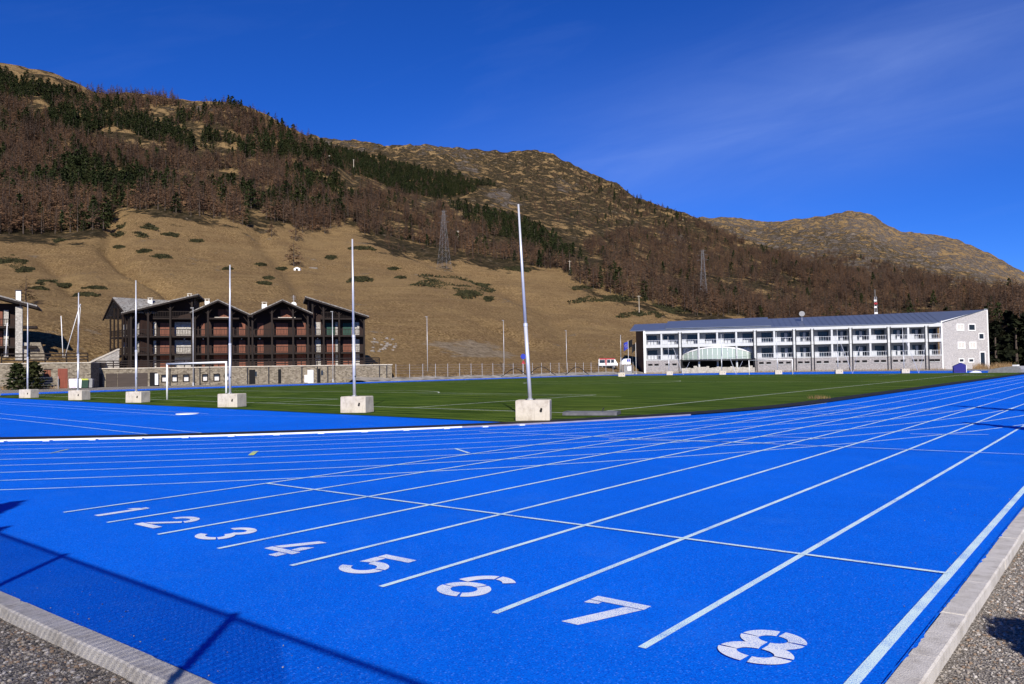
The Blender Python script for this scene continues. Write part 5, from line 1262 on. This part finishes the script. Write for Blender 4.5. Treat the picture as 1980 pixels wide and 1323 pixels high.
JU = [(860,545,130,28,'largest dark juniper mat below the near pylon'),(905,553,90,22,'juniper mat overlapping the largest one on its right'),(905,568,60,12,'low juniper mat just under the largest one'),(697,540,38,13,'oval juniper mat left of the largest, by a net pole'),(945,578,22,8,'small juniper mat right of the largest ones'),(265,437,60,14,'juniper mat high on the gully side below the wood'),(250,453,56,12,'juniper mat in the gully, lower of two'),(313,496,32,9,'lens-shaped juniper mat in the middle of the left meadow'),(278,486,26,7,'small juniper mat above the gully bottom'),(20,505,70,26,'broad juniper mat at the left picture edge'),(48,522,36,12,'juniper mat at the lower right of the broad left one'),(90,546,44,8,'thin juniper strip behind the left chalet'),(165,570,42,9,'juniper strip left of the first chalet roof'),(125,552,36,7,'juniper strip above the slanting white poles'),(185,557,40,6,'thin juniper strip above the gable wing'),(75,558,30,6,'small juniper strip above the left chimney'),(520,538,22,6,'small juniper dot above the third chalet'),(512,548,30,6,'thin juniper streak above the third chalet'),(545,520,24,5,'small juniper streak left of the white hut'),(505,512,18,6,'small juniper dot left of the hut'),(330,454,30,7,'small juniper mat below the wood, left of centre'),(380,466,30,5,'thin juniper streak on the upper left meadow'),(1180,577,110,16,'long juniper strip at the meadow right of the tallest pole'),(1290,600,100,24,'broad juniper patch left of the long building'),(1225,608,50,10,'juniper patch at the lower right meadow'),(1000,520,60,8,'juniper strip at the meadow edge left of the tallest pole'),(1130,556,50,7,'thin juniper strip below the larches'),(760,520,20,6,'juniper dot left of the near pylon'),(775,537,18,6,'juniper dot below the near pylon'),(640,498,26,6,'juniper dot above the rightmost chalet'),(700,480,40,8,'juniper strip just below the shrub edge'),(440,520,16,5,'juniper speck above the second chalet'),(230,478,20,5,'juniper speck by the gully bottom'),(115,465,24,6,'juniper speck on the far left meadow')]
for j in JU: juniper(*j)
# rubble heap right of the chalets
for i in range(30):
    px, py = 716+random.uniform(0,50), 655+random.uniform(0,26)+0
    q = surface(px, py)
    if q is None: continue
    r = random.uniform(.18,.6); s = MB(); s.v = [tuple(np.array(v)*r*random.uniform(.75,1.2)*np.array([1.2,1,.8])) for v in ICV]; s.f = list(ICF); s.m = [0]*20
    o = s.build('boulder', MAT['rockm']); o.location = q; tag(o, 'pale boulder in the rubble heap right of the chalets', 'boulder', 'boulders in the rubble heap')

# bushes by the stone wall, weeds along wall feet and building
def bush(px, d, h, label, mat='pine', rz=0):
    p = flat_at(px, d); return tree('bush', BUSH, (p[0],p[1],-.3), h, rz, label, 'bush', None, 1.5)
bush(34,110,3.9,'dark evergreen bush before the stone wall, left of a pair',rz=1); bush(62,110.4,4.1,'dark evergreen bush before the stone wall, right of a pair',rz=3)
s = MB()
def blades(s, x, y, z, n, h, sp):
    for i in range(n):
        bx, by = x+random.gauss(0,sp), y+random.gauss(0,sp); hh = h*random.uniform(.4,1.1); a = random.uniform(0,6.28); l = hh*.4; w = .03
        s.tri((bx-w*math.cos(a),by-w*math.sin(a),z),(bx+w*math.cos(a),by+w*math.sin(a),z),(bx+l*math.sin(a),by+l*math.cos(a),z+hh))
for i in range(120):
    f = i/119; q = A+(B-A)*f; nn = np.array([math.sin(ang), -math.cos(ang)]); q = q+nn*random.uniform(.6,1.8); blades(s, q[0], q[1], -.08, 16, .55, .35)
for i in range(40): q = flat_at(1885+random.uniform(0,70), random.uniform(172,182)); blades(s, q[0], q[1], -.08, 30, 1.5, .5)
for i in range(60): q = A3+(B3-A3)*random.uniform(.1,.75)+n3*random.uniform(.4,1.6); blades(s, q[0], q[1], -.08, 18, .6, .35)
tag(s.build('dry_weeds', MAT['drygrass']), 'dry brown weeds along the feet of the walls', 'weeds', kind='stuff')

# evergreens standing in for shaded larches right of the long building
MAT['shade_spruce'] = leafmat('shade_dark_needles', [(.008,.010,.005),(.014,.017,.007),(.020,.016,.009)])  # needle colour darkened to paint in the shade over this wood
SHADE_SPRUCE = [keep(pine_mesh(s_, w_, .03, r_), 'shade_spruce', 'shade_spruce') for s_, w_, r_ in ((31,.24,.85),(32,.28,.8))]
n_ = 0
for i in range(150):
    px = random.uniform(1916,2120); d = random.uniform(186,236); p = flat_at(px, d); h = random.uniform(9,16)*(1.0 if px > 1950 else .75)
    if i < 75: tree('standin_spruce', random.choice(SHADE_SPRUCE), (p[0],p[1],-.2), h, random.uniform(0,6.28), 'dense evergreen with shade put into its colour, standing in for larch right of the long building', 'tree', 'shade-coloured evergreens right of the long building', 1.3)
for i in range(26):  # tall trees added out of frame, sunward, to shade the wood
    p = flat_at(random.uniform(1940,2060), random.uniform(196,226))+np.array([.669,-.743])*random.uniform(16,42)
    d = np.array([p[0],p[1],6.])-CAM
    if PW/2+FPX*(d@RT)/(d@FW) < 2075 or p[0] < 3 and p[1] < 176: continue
    tree('standin_spruce', random.choice(SHADE_SPRUCE), (p[0],p[1],-.2), random.uniform(20,27), random.uniform(0,6.28), 'tall evergreen added out of frame to shade the wood', 'tree', 'evergreens added beyond the right picture edge for their shade', 1.2)

# ------------------------------------------------------------------ behind and beside the camera: mesh fence and conifers whose shadows fall on the track
fa = -.033; t = thing('mesh_fence', 'tall mesh fence behind the end of the track', 'fence', (-.52,-5.0,-.08), fa)
FH = 3.05
for i in range(-1, 5): MB().tube((-3.18*i,0,0),(-3.18*i,0,FH+.05),.035,n=8).build('post', MAT['steel'], t)
MB().tube((4.0,0,FH),(-14,0,FH),.022,n=8).build('top_rail', MAT['steel'], t)
s = MB(); st = .075
for i in range(int((17.5+FH)/st)):
    x = 3.6-i*st
    for sg in (1,-1):
        xa = x if sg > 0 else x-FH; a = (x if sg > 0 else x, .0, 0 if sg > 0 else FH); 
        b = (x-FH, .0, FH if sg > 0 else 0)
        s.tube(a, b, .0062, n=3, cap=False)
s.build('wire_mesh', MAT['steel'], t)
for (tx, ty, h, lb, w) in ((-11.26,.06,4.2,'slim conifer behind the mesh fence, farther of two',.8),(-9.3,-.8,3.6,'slim conifer behind the mesh fence, nearer of two',.6),(-2.69,21.8,5.2,'slim conifer beside the outer lane, nearest of three',.5),(-4.6,31.5,6.4,'slim conifer beside the outer lane, middle of three',.4),(-4.4,52,8.0,'slim conifer beside the outer lane, farthest of three',.4)):
    L = h/math.tan(SUN_EL); tree('conifer', PINE[1], (tx+.669*L, ty-.743*L, -.08), h*1.03, 1.0, lb, 'tree', None, w)
tree('bush', BUSH, (3.05,-.35,-.1), 2.1, .4, 'rounded bush beside the gravel at the right corner', 'bush', None, 1.5)
